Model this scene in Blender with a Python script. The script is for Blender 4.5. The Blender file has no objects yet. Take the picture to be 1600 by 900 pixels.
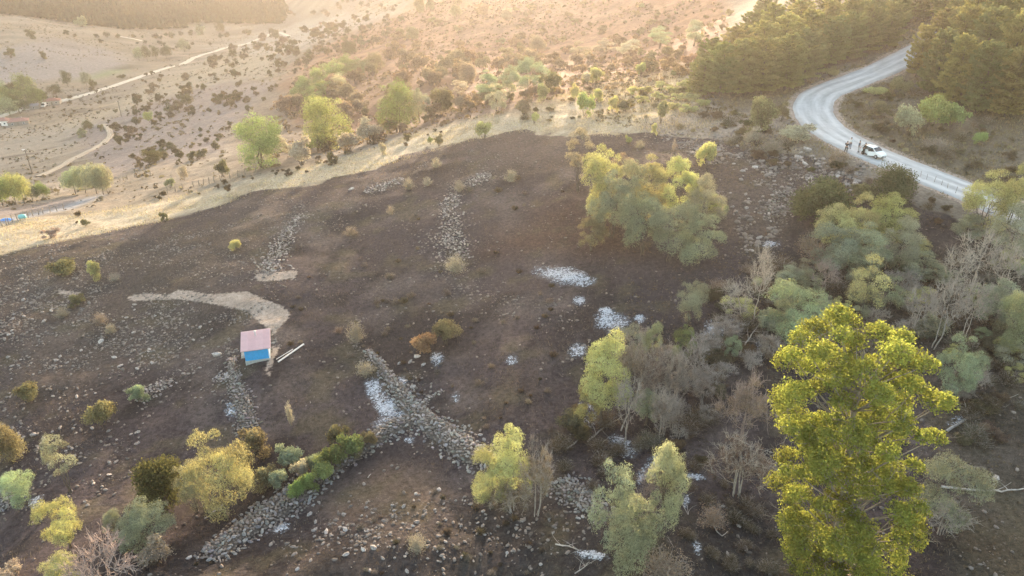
import bpy, math
import numpy as np
from math import radians, sin, cos, tan, pi, sqrt, atan2
SC = bpy.context.scene
COL = SC.collection
RNG = np.random.default_rng(7)

# ------------------------------------------------------------------ camera, sky, sun, exposure
CAM_H = 40.0
PITCH = 27.7
FPX = 1142.5                      # focal length in pixels of the 1600 px wide photograph
cam = bpy.data.cameras.new('camera'); camo = bpy.data.objects.new('camera', cam); COL.objects.link(camo)
camo.location = (0, 0, CAM_H); camo.rotation_euler = (radians(90-PITCH), 0, 0)
cam.sensor_width = 36.0; cam.lens = 36.0*FPX/1600.0; cam.clip_start = 0.5; cam.clip_end = 20000
SC.camera = camo
SUN_EL = 4.8; SUN_AZ = 7.0       # azimuth measured from +Y towards +X
w = bpy.data.worlds.new('World'); SC.world = w; w.use_nodes = True
nt = w.node_tree; bg = nt.nodes['Background']
sky = nt.nodes.new('ShaderNodeTexSky'); sky.sky_type = 'NISHITA'; sky.sun_disc = False
sky.sun_elevation = radians(SUN_EL); sky.sun_rotation = radians(SUN_AZ)
sky.altitude = 1100; sky.air_density = 1.0; sky.dust_density = 4.0; sky.ozone_density = 0.3
nt.links.new(sky.outputs[0], bg.inputs[0]); bg.inputs[1].default_value = 0.15
sl = bpy.data.lights.new('sun', 'SUN'); slo = bpy.data.objects.new('sun', sl); COL.objects.link(slo)
sl.energy = 3.1; sl.angle = radians(0.53); sl.color = (1.0, 0.79, 0.58)
slo.rotation_euler = (radians(-(90-SUN_EL)), 0, radians(-SUN_AZ)); slo.location = (0, 200, 200)
SC.view_settings.view_transform = 'Standard'; SC.view_settings.look = 'None'
SC.view_settings.exposure = 2.95; SC.view_settings.gamma = 1.0; SC.view_settings.use_curve_mapping = False
SC.render.engine = 'CYCLES'
SC.cycles.use_denoising = True
SC.cycles.max_bounces = 6; SC.cycles.diffuse_bounces = 3; SC.cycles.transmission_bounces = 4
SC.cycles.volume_bounces = 0; SC.cycles.transparent_max_bounces = 6

# ------------------------------------------------------------------ numpy helpers
def mesh_np(name, verts, faces, mats=(), mat_idx=None, smooth=False, attrs=None):
    """faces: list of int arrays (n,k), each array of equal-sided faces"""
    me = bpy.data.meshes.new(name)
    verts = np.asarray(verts, np.float32).reshape(-1, 3)
    if isinstance(faces, np.ndarray): faces = [faces]
    faces = [f for f in faces if len(f)]
    loops = np.concatenate([f.ravel() for f in faces]).astype(np.int32)
    tot = np.concatenate([np.full(len(f), f.shape[1], np.int32) for f in faces])
    start = np.concatenate([[0], np.cumsum(tot)[:-1]]).astype(np.int32)
    me.vertices.add(len(verts)); me.vertices.foreach_set('co', verts.ravel())
    me.loops.add(len(loops)); me.loops.foreach_set('vertex_index', loops)
    me.polygons.add(len(tot)); me.polygons.foreach_set('loop_start', start)
    me.polygons.foreach_set('loop_total', tot)
    for m in mats: me.materials.append(m)
    if mat_idx is not None: me.polygons.foreach_set('material_index', np.asarray(mat_idx, np.int32))
    me.polygons.foreach_set('use_smooth', np.full(len(tot), smooth, bool))
    for k, (typ, arr) in (attrs or {}).items():
        a = me.attributes.new(k, typ, 'POINT')
        a.data.foreach_set('color' if typ == 'FLOAT_COLOR' else 'value', np.asarray(arr, np.float32).ravel())
    me.update(calc_edges=True)
    return me

def norm(v):
    return v/np.maximum(np.linalg.norm(v, axis=-1, keepdims=True), 1e-9)

def vnoise(x, y, seed=0):
    x = np.asarray(x, float); y = np.asarray(y, float)
    xi = np.floor(x).astype(np.int64); yi = np.floor(y).astype(np.int64)
    fx = x-xi; fy = y-yi; fx = fx*fx*(3-2*fx); fy = fy*fy*(3-2*fy)
    def h(a, b):
        n = (a*374761393 + b*668265263 + seed*1442695041) & 0xffffffff
        n = ((n ^ (n >> 13))*1274126177) & 0xffffffff
        return ((n ^ (n >> 16)) & 0xffff)/65535.0
    return (h(xi, yi)*(1-fx)+h(xi+1, yi)*fx)*(1-fy)+(h(xi, yi+1)*(1-fx)+h(xi+1, yi+1)*fx)*fy
def fbm(x, y, scale, seed=0, octv=4):
    s = 0; a = 0.5; t = 0
    for o in range(octv):
        s = s+a*vnoise(x/scale*2**o, y/scale*2**o, seed+o*17); t += a; a *= .5
    return s/t

SP, CP = sin(radians(PITCH)), cos(radians(PITCH))
def pix_dir(px, py):
    px = np.asarray(px, float); py = np.asarray(py, float)
    u = px-800; v = 450-py
    d = np.stack([u+0*v, CP*FPX+SP*v, -SP*FPX+CP*v+0*u], -1)
    return norm(d)
def project(x, y, z):
    dz = z-CAM_H
    depth = y*CP-dz*SP
    up = y*SP+dz*CP
    ok = depth > 1.0
    dd = np.where(ok, depth, 1.0)
    return np.where(ok, 800+FPX*x/dd, -9999.), np.where(ok, 450-FPX*up/dd, 9999.), dd

def poly_sd(px, py, poly):
    """signed distance (positive inside) of points to a polygon"""
    poly = np.asarray(poly, float); n = len(poly)
    d = np.full(px.shape, 1e18); inside = np.zeros(px.shape, bool)
    for i in range(n):
        ax, ay = poly[i]; bx, by = poly[(i+1) % n]
        ex, ey = bx-ax, by-ay
        t = np.clip(((px-ax)*ex+(py-ay)*ey)/max(ex*ex+ey*ey, 1e-9), 0, 1)
        d = np.minimum(d, (px-ax-t*ex)**2+(py-ay-t*ey)**2)
        c = ((ay > py) != (by > py)) & (px < (bx-ax)*(py-ay)/((by-ay) if by != ay else 1e-9)+ax)
        inside ^= c
    return np.where(inside, 1, -1)*np.sqrt(d)
def line_d(px, py, line):
    line = np.asarray(line, float); d = np.full(np.shape(px), 1e18)
    for i in range(len(line)-1):
        ax, ay = line[i][:2]; ex, ey = line[i+1][0]-ax, line[i+1][1]-ay
        t = np.clip(((px-ax)*ex+(py-ay)*ey)/max(ex*ex+ey*ey, 1e-9), 0, 1)
        d = np.minimum(d, (px-ax-t*ex)**2+(py-ay-t*ey)**2)
    return np.sqrt(d)
def resample(pts, step):
    """smooth (Catmull-Rom) and resample a polyline at even steps"""
    p = np.asarray(pts, float)
    q = np.vstack([2*p[0]-p[1], p, 2*p[-1]-p[-2]])
    out = []
    for i in range(1, len(q)-2):
        t = np.linspace(0, 1, 24, endpoint=False)[:, None]
        a, b, c, d = q[i-1], q[i], q[i+1], q[i+2]
        out.append(0.5*((2*b)+(-a+c)*t+(2*a-5*b+4*c-d)*t**2+(-a+3*b-3*c+d)*t**3))
    out = np.vstack(out+[p[-1:]])
    s = np.concatenate([[0], np.cumsum(np.linalg.norm(np.diff(out[:, :2], axis=0), axis=1))])
    n = max(int(s[-1]/step), 2)
    ss = np.linspace(0, s[-1], n+1)
    return np.stack([np.interp(ss, s, out[:, k]) for k in range(out.shape[1])], 1)

# ------------------------------------------------------------------ terrain: heights known at points of the hillside
# by ('z', px, py, height) or ('d', px, py, distance along the view ray)
CTRL = [
 ('z',800,900,0),('z',0,900,-4),('z',1600,900,2),('z',400,900,-2),('z',1200,900,1),
 ('z',400,560,-3),('z',0,650,-6),('z',0,400,-8),('z',200,360,-6.2),('z',400,300,-4),('z',580,262,-1),('z',760,215,3),
 ('z',800,500,0.5),('z',1050,400,4),('z',600,420,-1.5),('z',200,500,-5.5),('z',800,700,0.3),('z',1200,650,2),
 ('z',900,205,5.5),('z',1100,150,8),('z',1362,250,9),('z',1250,170,9.7),('z',1420,85,13.5),('z',1515,298,8),
 ('z',1500,450,4.5),('z',1500,700,2.2),('z',1300,430,4),('z',1200,300,7),('z',1600,345,7.5),('z',1550,200,10.3),
 ('d',0,345,165),('d',100,330,171),('d',150,300,199),('d',48,270,305),('d',60,190,570),('d',0,200,560),
 ('d',165,210,400),('d',190,180,455),('d',150,143,680),('d',300,95,900),('d',390,68,1100),('d',530,40,1400),('d',600,22,1700),
 ('d',100,70,900),('d',0,30,1000),('d',0,60,900),('d',200,45,1150),('d',200,18,1400),('d',0,0,1500),('d',400,40,1350),('d',500,8,1800),('d',400,5,1700),
 ('d',300,180,350),('d',450,120,400),('d',300,230,250),('d',200,260,240),('d',600,62,480),('d',560,90,420),('d',640,20,560),
 ('d',440,265,148),('d',300,300,157),
 ('d',800,100,300),('d',800,30,400),('d',800,0,450),('d',620,200,198),('d',620,130,270),('d',500,235,175),('d',400,265,155),
 ('d',700,180,168),('d',820,140,175),
 ('d',1000,100,220),('d',1000,30,320),('d',1000,0,350),('d',1150,20,260),('d',1300,80,175),('d',1300,8,230),
 ('d',1550,100,165),('d',1550,0,210),
]
FAR = []  # unseen ground around; the far ridge is raised so its shadow covers the valley
for azd in (-48, -36, -24):
    FAR += [(azd, 2600, 40), (azd, 4000, 130), (azd, 7000, 130)]
for azd in (-12, 0):
    FAR += [(azd, 900, 4 if azd == 0 else -70), (azd, 1500, 20), (azd, 2600, 172), (azd, 4000, 160), (azd, 7000, 130)]
for azd in (12, 24, 36, 48):
    FAR += [(azd, 500, 26+azd*.3), (azd, 1000, 40), (azd, 2600, 165 if azd < 30 else 90), (azd, 4000, 150), (azd, 7000, 130)]
for azd, dd, zz in ((-48, 60, -7), (-48, 120, -10), (-48, 220, -24), (-48, 600, -86), (48, 60, 2.5), (48, 100, 6), (48, 180, 16)):
    FAR.append((azd, dd, zz))
_az, _ld, _t = [], [], []
for k, px, py, v in CTRL:
    d = pix_dir(px, py)
    s = (v-CAM_H)/d[2] if k == 'z' else v
    p = d*s
    D = math.hypot(p[0], p[1])
    _az.append(atan2(p[0], p[1])); _ld.append(math.log(D)); _t.append(p[2]/D)
for azd, D, z in FAR:
    _az.append(radians(azd)); _ld.append(math.log(D)); _t.append((z-CAM_H)/D)
_c = np.stack([np.array(_az)*2.4, np.array(_ld)], 1); _t = np.array(_t)
def _ker(r2): return np.sqrt(r2+0.03)
_A = _ker(((_c[:, None]-_c[None])**2).sum(-1)) - np.eye(len(_c))*0.02
_n = len(_c); _P = np.hstack([np.ones((_n, 1)), _c])
_M = np.block([[_A, _P], [_P.T, np.zeros((3, 3))]])
_w = np.linalg.solve(_M, np.concatenate([_t, np.zeros(3)]))
def base_height(x, y):
    x = np.asarray(x, float); y = np.asarray(y, float)
    sh = x.shape; x = x.ravel(); y = y.ravel()
    D = np.hypot(x, y); az = np.arctan2(x, y)
    a0 = radians(46)
    aa = np.abs(az); az2 = np.where(aa < a0, az, np.sign(az)*a0*np.cos((aa-a0)/(pi-a0)*pi/2))
    Dc = np.clip(D, 38, 7000)
    u = az2*2.4; v = np.log(Dc)
    t = _w[_n]+_w[_n+1]*u+_w[_n+2]*v
    for i in range(_n):
        t = t+_w[i]*_ker((u-_c[i, 0])**2+(v-_c[i, 1])**2)
    z = CAM_H+Dc*t
    # uneven ground: hummocks, small terraces, larger swells far away
    amp = np.clip((D-20)/60, .25, 1)
    z = z+(fbm(x, y, 14, 3, 3)-.5)*1.1*amp+(fbm(x, y, 2.6, 9, 3)-.5)*0.42+(fbm(x, y, 70, 5, 3)-.5)*np.clip((D-140)/40, 0, 8)
    return z.reshape(sh)

def axis(lo, hi, step, far_lo, far_hi, g):
    a = list(np.arange(lo, hi+step/2, step))
    s = step
    while a[-1] < far_hi: s *= g; a.append(a[-1]+s)
    s = step; b = []
    v = lo
    while v > far_lo: s *= g; v -= s; b.append(v)
    return np.array(b[::-1]+a)
GX = axis(-118, 112, 0.62, -5200, 5200, 1.045)
GY = axis(16, 172, 0.62, -1500, 7000, 1.035)
XX, YY = np.meshgrid(GX, GY)
ZZ = base_height(XX, YY)
def height(x, y, Z=None):
    Z = ZZ if Z is None else Z
    x = np.asarray(x, float); y = np.asarray(y, float)
    i = np.clip(np.searchsorted(GX, x)-1, 0, len(GX)-2); j = np.clip(np.searchsorted(GY, y)-1, 0, len(GY)-2)
    fx = np.clip((x-GX[i])/(GX[i+1]-GX[i]), 0, 1); fy = np.clip((y-GY[j])/(GY[j+1]-GY[j]), 0, 1)
    return (Z[j, i]*(1-fx)+Z[j, i+1]*fx)*(1-fy)+(Z[j+1, i]*(1-fx)+Z[j+1, i+1]*fx)*fy
_S = 28*1.006**np.arange(960)
def ground(px, py):
    """where the view ray through a pixel of the photograph meets the ground"""
    px = np.atleast_1d(np.asarray(px, float)); py = np.atleast_1d(np.asarray(py, float))
    d = pix_dir(px, py)
    p = d[:, None, :]*_S[None, :, None]; p[..., 2] += CAM_H
    below = p[..., 2] < height(p[..., 0], p[..., 1])
    k = np.argmax(below, 1); k = np.where(below.any(1), np.maximum(k, 1), len(_S)-1)
    lo = _S[k-1].copy(); hi = _S[k].copy()
    for _ in range(16):
        m = (lo+hi)/2; q = d*m[:, None]
        b = q[:, 2]+CAM_H < height(q[:, 0], q[:, 1])
        hi = np.where(b, m, hi); lo = np.where(b, lo, m)
    q = d*((lo+hi)/2)[:, None]; q[:, 2] += CAM_H
    return q
def ground1(px, py): return ground([px], [py])[0]

# roads: carve a bed into the ground
ROAD_PX = [(1665,368),(1610,344),(1560,320),(1510,299),(1440,270),(1385,247),(1340,226),(1305,208),(1280,189),(1270,169),(1280,150),(1310,134),(1375,109),(1425,85),(1470,62),(1500,45)]
road = resample(ground(*np.array(ROAD_PX, float).T), 1.0)
def smooth1(a, n):
    for _ in range(n):
        a = np.concatenate([a[:1], (a[:-2]+2*a[1:-1]+a[2:])/4, a[-1:]])
    return a
road[:, 2] = smooth1(road[:, 2], 120)
ROAD_W = 3.05
def carve(line, hw, shoulder, sink):
    global ZZ
    lo = line[:, :2].min(0)-hw-shoulder-3; hi = line[:, :2].max(0)+hw+shoulder+3
    sel = (XX > lo[0]) & (XX < hi[0]) & (YY > lo[1]) & (YY < hi[1])
    idx = np.nonzero(sel); P = np.stack([XX[idx], YY[idx]], 1)
    dist = np.empty(len(P)); zz = np.empty(len(P))
    for a in range(0, len(P), 20000):
        dd = ((P[a:a+20000, None]-line[None, :, :2])**2).sum(-1)
        k = dd.argmin(1); dist[a:a+20000] = np.sqrt(dd[np.arange(len(k)), k]); zz[a:a+20000] = line[k, 2]
    wgt = np.clip(1-(dist-hw-.8)/shoulder, 0, 1); wgt = wgt*wgt*(3-2*wgt)
    cur = ZZ[idx]
    tgt = zz-np.where(dist < hw+.5, sink, sink*.5)
    ZZ[idx] = cur*(1-wgt)+tgt*wgt
    return idx, dist
road_idx, road_dist = carve(road, ROAD_W, 5.0, 0.16)
ROADD = np.full(XX.shape, 1e3); ROADD[road_idx] = road_dist

# ------------------------------------------------------------------ material helpers
def mat(name, rough=0.9, spec=0.2):
    m = bpy.data.materials.new(name); m.use_nodes = True
    n = m.node_tree.nodes; b = n['Principled BSDF']
    b.inputs['Roughness'].default_value = rough; b.inputs['Specular IOR Level'].default_value = spec
    return m, n, m.node_tree.links, b
def node(n, typ, **kw):
    x = n.new(typ)
    for k, v in kw.items():
        if k in x.inputs.keys() if hasattr(x.inputs, 'keys') else False: x.inputs[k].default_value = v
        else: setattr(x, k, v)
    return x
def noise_mat(name, c1, c2, scale=8.0, rough=0.9, bump=0.0, spec=0.2, detail=5, metal=0.0):
    m, n, l, b = mat(name, rough, spec)
    tc = n.new('ShaderNodeTexCoord'); nz = n.new('ShaderNodeTexNoise')
    nz.inputs['Scale'].default_value = scale; nz.inputs['Detail'].default_value = detail
    l.new(tc.outputs['Object'], nz.inputs['Vector'])
    r = n.new('ShaderNodeValToRGB'); r.color_ramp.elements[0].position = .3; r.color_ramp.elements[1].position = .7
    r.color_ramp.elements[0].color = (*c1, 1); r.color_ramp.elements[1].color = (*c2, 1)
    l.new(nz.outputs['Fac'], r.inputs[0]); l.new(r.outputs[0], b.inputs['Base Color'])
    b.inputs['Metallic'].default_value = metal
    if bump:
        bp = n.new('ShaderNodeBump'); bp.inputs['Strength'].default_value = bump; bp.inputs['Distance'].default_value = .05
        l.new(nz.outputs['Fac'], bp.inputs['Height']); l.new(bp.outputs[0], b.inputs['Normal'])
    return m
def tint_mat(name, rough=0.9, var=0.45, scale=3.0, bump=0.0):
    """colour from the object's own colour, mottled by noise"""
    m, n, l, b = mat(name, rough, 0.15)
    oi = n.new('ShaderNodeObjectInfo'); tc = n.new('ShaderNodeTexCoord'); nz = n.new('ShaderNodeTexNoise')
    nz.inputs['Scale'].default_value = scale; nz.inputs['Detail'].default_value = 5
    l.new(tc.outputs['Object'], nz.inputs['Vector'])
    mr = n.new('ShaderNodeMapRange'); mr.inputs['From Min'].default_value = .3; mr.inputs['From Max'].default_value = .7
    mr.inputs['To Min'].default_value = 1-var; mr.inputs['To Max'].default_value = 1+var
    l.new(nz.outputs['Fac'], mr.inputs['Value'])
    mx = n.new('ShaderNodeVectorMath'); mx.operation = 'SCALE'
    l.new(oi.outputs['Color'], mx.inputs[0]); l.new(mr.outputs[0], mx.inputs['Scale'])
    l.new(mx.outputs[0], b.inputs['Base Color'])
    if bump:
        bp = n.new('ShaderNodeBump'); bp.inputs['Strength'].default_value = bump; bp.inputs['Distance'].default_value = .05
        l.new(nz.outputs['Fac'], bp.inputs['Height']); l.new(bp.outputs[0], b.inputs['Normal'])
    return m
def leaf_mat(name, transl=0.42):
    m = bpy.data.materials.new(name); m.use_nodes = True
    n = m.node_tree.nodes; l = m.node_tree.links; n.clear()
    out = n.new('ShaderNodeOutputMaterial'); oi = n.new('ShaderNodeObjectInfo')
    at = n.new('ShaderNodeAttribute'); at.attribute_name = 'tint'
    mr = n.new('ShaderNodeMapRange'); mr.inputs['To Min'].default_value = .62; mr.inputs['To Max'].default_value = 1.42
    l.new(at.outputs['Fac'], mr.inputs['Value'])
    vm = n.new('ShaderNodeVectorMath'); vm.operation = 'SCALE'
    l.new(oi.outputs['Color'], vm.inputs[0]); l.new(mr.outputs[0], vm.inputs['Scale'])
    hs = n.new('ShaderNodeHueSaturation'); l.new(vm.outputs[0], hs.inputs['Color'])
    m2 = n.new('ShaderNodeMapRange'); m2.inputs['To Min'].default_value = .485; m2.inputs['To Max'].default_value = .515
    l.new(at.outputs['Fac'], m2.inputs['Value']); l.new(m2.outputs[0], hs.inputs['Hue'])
    d = n.new('ShaderNodeBsdfDiffuse'); t = n.new('ShaderNodeBsdfTranslucent'); mx = n.new('ShaderNodeMixShader')
    ty = n.new('ShaderNodeVectorMath'); ty.operation = 'MULTIPLY'; ty.inputs[1].default_value = (1.12, 1.12, .75)
    l.new(hs.outputs[0], ty.inputs[0])
    l.new(hs.outputs[0], d.inputs['Color']); l.new(ty.outputs[0], t.inputs['Color'])
    mx.inputs[0].default_value = transl
    l.new(d.outputs[0], mx.inputs[1]); l.new(t.outputs[0], mx.inputs[2]); l.new(mx.outputs[0], out.inputs['Surface'])
    return m

def ob(name, me, parent=None, loc=None, color=None):
    o = bpy.data.objects.new(name, me); COL.objects.link(o)
    if parent is not None: o.parent = parent
    if loc is not None: o.location = loc
    if color is not None: o.color = (*color[:3], 1)
    return o
def tag(o, label=None, cat=None, group=None, kind=None):
    if label: o['label'] = label
    if cat: o['category'] = cat
    if group: o['group'] = group
    if kind: o['kind'] = kind
    return o
def empty(name, loc, rz=0.0, label=None, cat=None, group=None):
    o = bpy.data.objects.new(name, None); COL.objects.link(o)
    o.location = loc; o.rotation_euler = (0, 0, rz); o.empty_display_size = .3
    return tag(o, label, cat, group)
# ------------------------------------------------------------------ ground sheet
PXX, PYY, _dep = project(XX, YY, ZZ)
vis = (PYY < 5000) & (YY > 0)
behind = ~vis
BURN = [(-900,470),(-300,440),(0,400),(60,383),(150,365),(250,345),(330,325),(400,300),(480,285),(560,268),(640,245),(720,222),(770,210),(800,205),(850,205),(900,208),(960,212),(1000,205),(1060,212),(1120,222),(1190,232),(1250,242),(1300,262),(1345,275),(1400,300),(1450,322),(1520,350),(1570,385),(1650,400),(2400,560),(3500,4000),(-2500,4000)]
dpm = FPX/np.maximum(_dep, 20)                     # pixels per metre there
wob = (fbm(XX, YY, 9, 21, 4)-.5)*30 + (fbm(XX, YY, 2.2, 22, 3)-.5)*14
sd = poly_sd(PXX, PYY, BURN)
burn = np.where(behind, 1.0, np.clip(.5+(sd+wob*np.clip(PXX/700, .25, 1))/16, 0, 1))
PATHS = [[(195,463),(230,458),(262,461),(280,452),(330,460),(385,455),(415,468),(440,478),(455,490),(440,508),(410,505),(385,487),(330,474),(270,467),(240,469),(205,471)],
 [(396,498),(453,495),(437,512),(429,522),(437,543),(428,562),(423,588),(414,590),(418,560),(427,540),(424,517)],
 [(85,452),(130,457),(120,464),(90,459)],[(395,428),(465,422),(462,436),(402,440)],[(0,545),(-5,540),(-4,546)]]
path = np.zeros(XX.shape)
near = vis & (np.hypot(XX, YY) < 260)
for pl in PATHS:
    s = poly_sd(PXX[near], PYY[near], pl)
    path[near] = np.maximum(path[near], np.clip(.5+s/9, 0, 1))
rs = np.clip(1.25-(ROADD-ROAD_W)/(1.0+1.6*fbm(XX, YY, 5, 41, 2)), 0, 1)
path = np.maximum(path, rs*.8)

def C(*a): return np.array(a, float)
base = np.broadcast_to(C(.27, .22, .16), XX.shape+(3,)).copy()
def lay(col, wgt):
    global base
    wgt = np.clip(wgt, 0, 1)[..., None]
    base = base*(1-wgt)+np.asarray(col)*wgt
n20 = fbm(XX, YY, 22, 31, 4); n60 = fbm(XX, YY, 80, 32, 4); n6 = fbm(XX, YY, 6, 33, 4)
D0 = np.hypot(XX, YY)
lay(C(.22, .19, .155), (n60-.4)*3)
lay(C(.155, .135, .10), np.clip((fbm(XX, YY, 9, 35, 5)-.52)*5, 0, .55))
lay(C(.33, .28, .215), np.clip((fbm(XX, YY, 13, 36, 5)-.56)*5, 0, .6))
def zone(poly, soft): return np.where(behind, 0, np.clip(.5+(poly_sd(PXX, PYY, poly)+(n20-.5)*soft*1.5)/soft, 0, 1))
# orange scrub hill in the middle
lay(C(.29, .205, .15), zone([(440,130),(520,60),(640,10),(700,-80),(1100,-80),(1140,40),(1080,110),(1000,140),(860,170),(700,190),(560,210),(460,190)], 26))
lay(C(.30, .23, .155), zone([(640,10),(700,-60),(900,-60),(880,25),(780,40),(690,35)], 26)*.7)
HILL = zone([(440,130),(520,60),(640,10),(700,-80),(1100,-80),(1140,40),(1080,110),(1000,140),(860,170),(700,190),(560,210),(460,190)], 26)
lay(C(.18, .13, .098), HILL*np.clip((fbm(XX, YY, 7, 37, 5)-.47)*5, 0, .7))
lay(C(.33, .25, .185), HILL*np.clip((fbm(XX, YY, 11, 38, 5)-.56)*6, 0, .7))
# grove floor in the gully
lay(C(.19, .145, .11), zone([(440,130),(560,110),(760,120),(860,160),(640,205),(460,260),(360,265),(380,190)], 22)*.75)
# straw strip along the edge of the burn
STRAW = [(-600,470),(-200,400),(0,345),(100,338),(200,322),(300,302),(440,272),(560,240),(640,212),(720,188),(800,170),(870,148),(940,132),(1000,118),(1070,110),(1080,150),(1130,175),(1200,180),(1240,200),(1250,240),(1190,240),(1000,215),(760,222),(560,275),(400,310),(150,375),(0,420),(-300,520)]
straw = zone(STRAW, 12)
lay(C(.47, .39, .27), straw*.95)
lay(C(.33, .26, .165), straw*np.clip((n6-.52)*5, 0, .8))
lay(C(.20, .19, .08), straw*np.clip((n20-.55)*6, 0, .7)*np.clip((PXX-780)/120, 0, 1))
lay(C(.30, .245, .195), zone([(1000,190),(1100,165),(1250,190),(1250,235),(1100,225),(1000,212)], 14)*.8)
# scrub either side of the road
lay(C(.17, .135, .085), zone([(1070,110),(1250,140),(1300,120),(1420,65),(1500,30),(1600,-40),(1900,-40),(2200,600),(1650,400),(1560,330),(1380,235),(1310,205),(1300,160),(1240,175),(1150,175)], 16)*np.clip(.35+n20*1.1, 0, 1))
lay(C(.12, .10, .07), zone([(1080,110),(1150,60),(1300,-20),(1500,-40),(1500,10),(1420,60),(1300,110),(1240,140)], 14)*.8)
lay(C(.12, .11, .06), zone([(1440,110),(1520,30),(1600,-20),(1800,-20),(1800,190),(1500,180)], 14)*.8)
# valley
lay(C(.265, .235, .215), zone([(-200,100),(0,85),(60,60),(120,65),(190,85),(200,100),(120,125),(0,130),(-200,150)], 9)*.9)
lay(C(.21, .24, .13), zone([(100,128),(160,112),(205,100),(200,112),(150,125)], 7)*.9)
lay(C(.30, .265, .215), zone([(-200,250),(0,205),(130,190),(150,200),(120,235),(0,270),(-200,300)], 12)*.6)
lay(C(.33, .32, .31), zone([(-300,430),(-100,375),(0,343),(60,330),(160,300),(170,304),(110,328),(60,338),(0,352),(-100,385)], 5)*.95)
lay(C(.28, .23, .20), zone([(-100,345),(0,322),(60,318),(140,303),(100,325),(0,338),(-100,360)], 5)*.8)
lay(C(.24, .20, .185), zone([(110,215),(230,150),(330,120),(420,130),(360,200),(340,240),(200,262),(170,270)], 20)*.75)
lay(C(.34, .285, .20), zone([(100,200),(200,150),(330,95),(420,70),(430,110),(300,140),(180,180)], 14)*.7)
lay(C(.36, .32, .26), zone([(330,75),(420,50),(520,25),(640,15),(560,45),(430,85)], 8)*.8)
lay(C(.12, .12, .085), zone([(-400,20),(0,0),(60,15),(180,40),(300,42),(440,30),(440,-60),(-400,-60)], 7)*.9)
lay(C(.30, .28, .27), np.clip((D0-1500)/900, 0, 1)*.5*(PXX > 430))  # pales the farthest hillside with distance, haze put into its colour
# ditches and furrows in the valley
for ln, wd in (([(60,178),(90,172),(130,172),(190,168)], 1.6), ([(110,178),(150,171),(180,165)], 1.4), ([(70,62),(110,72),(145,80)], 1.4), ([(135,92),(165,85)], 1.2), ([(150,205),(200,190),(250,182)], 1.2),
               ([(60,283),(85,270),(112,255)], 3.5), ([(190,108),(240,95),(330,80)], 1.2), ([(100,130),(160,115),(205,98)], 1.5), ([(0,247),(60,238),(100,222),(120,212)], 1.6)):
    lay(C(.10, .085, .07), np.where(behind, 0, np.clip(1.3-line_d(PXX, PYY, ln)/wd+(n6-.5)*1.5, 0, 1))*.8)
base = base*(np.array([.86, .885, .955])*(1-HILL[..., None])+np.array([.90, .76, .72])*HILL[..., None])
# burnt ground: black char, brown ash soil, paler swept patches, a reddish lens flare tint painted in
burnc = np.broadcast_to(C(.064, .0515, .0545), XX.shape+(3,)).copy()
def layb(col, wgt):
    global burnc
    wgt = np.clip(wgt, 0, 1)[..., None]
    burnc = burnc*(1-wgt)+np.asarray(col)*wgt
layb(C(.041, .035, .0365), (fbm(XX, YY, 11, 51, 5)-.47)*5)
layb(C(.040, .034, .035), (fbm(XX, YY, 3.5, 57, 4)-.56)*6)
layb(C(.115, .092, .085), (fbm(XX, YY, 5, 52, 4)-.56)*4)
layb(C(.042, .038, .037), zone([(200,900),(560,830),(900,800),(1250,780),(1250,1000),(200,1000)], 60)*.7)
layb(C(.130, .098, .078), zone([(480,790),(540,760),(600,735),(660,745),(680,770),(600,795),(520,815)], 34)*.75)
layb(C(.115, .088, .074), zone([(190,770),(220,750),(300,728),(310,740),(240,775),(200,790)], 16)*.7)
layb(C(.10, .082, .070), zone([(0,400),(200,372),(420,310),(480,330),(380,420),(300,520),(140,600),(0,650)], 50)*.5)
layb(C(.105, .080, .068), zone([(700,190),(900,200),(1250,230),(1290,330),(1150,330),(900,260),(760,260)], 40)*.6)
layb(C(.085, .050, .038), zone([(760,360),(900,300),(960,330),(1000,400),(900,410),(760,410),(720,400)], 34)*.7)  # reddish tint of a lens flare put into the soil colour
layb(C(.12, .093, .078), zone([(1120,330),(1190,300),(1240,330),(1230,380),(1130,370)], 24)*.6)
layb(C(.085, .072, .048), zone([(1180,420),(1330,400),(1600,400),(1900,500),(1900,1200),(1480,1000),(1480,640),(1300,540)], 60)*np.clip(.2+n6, 0, 1)*.75)
layb(C(.095, .080, .055), np.clip((fbm(XX, YY, 3.2, 55, 3)-.62)*6, 0, .6))
me = None
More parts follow.
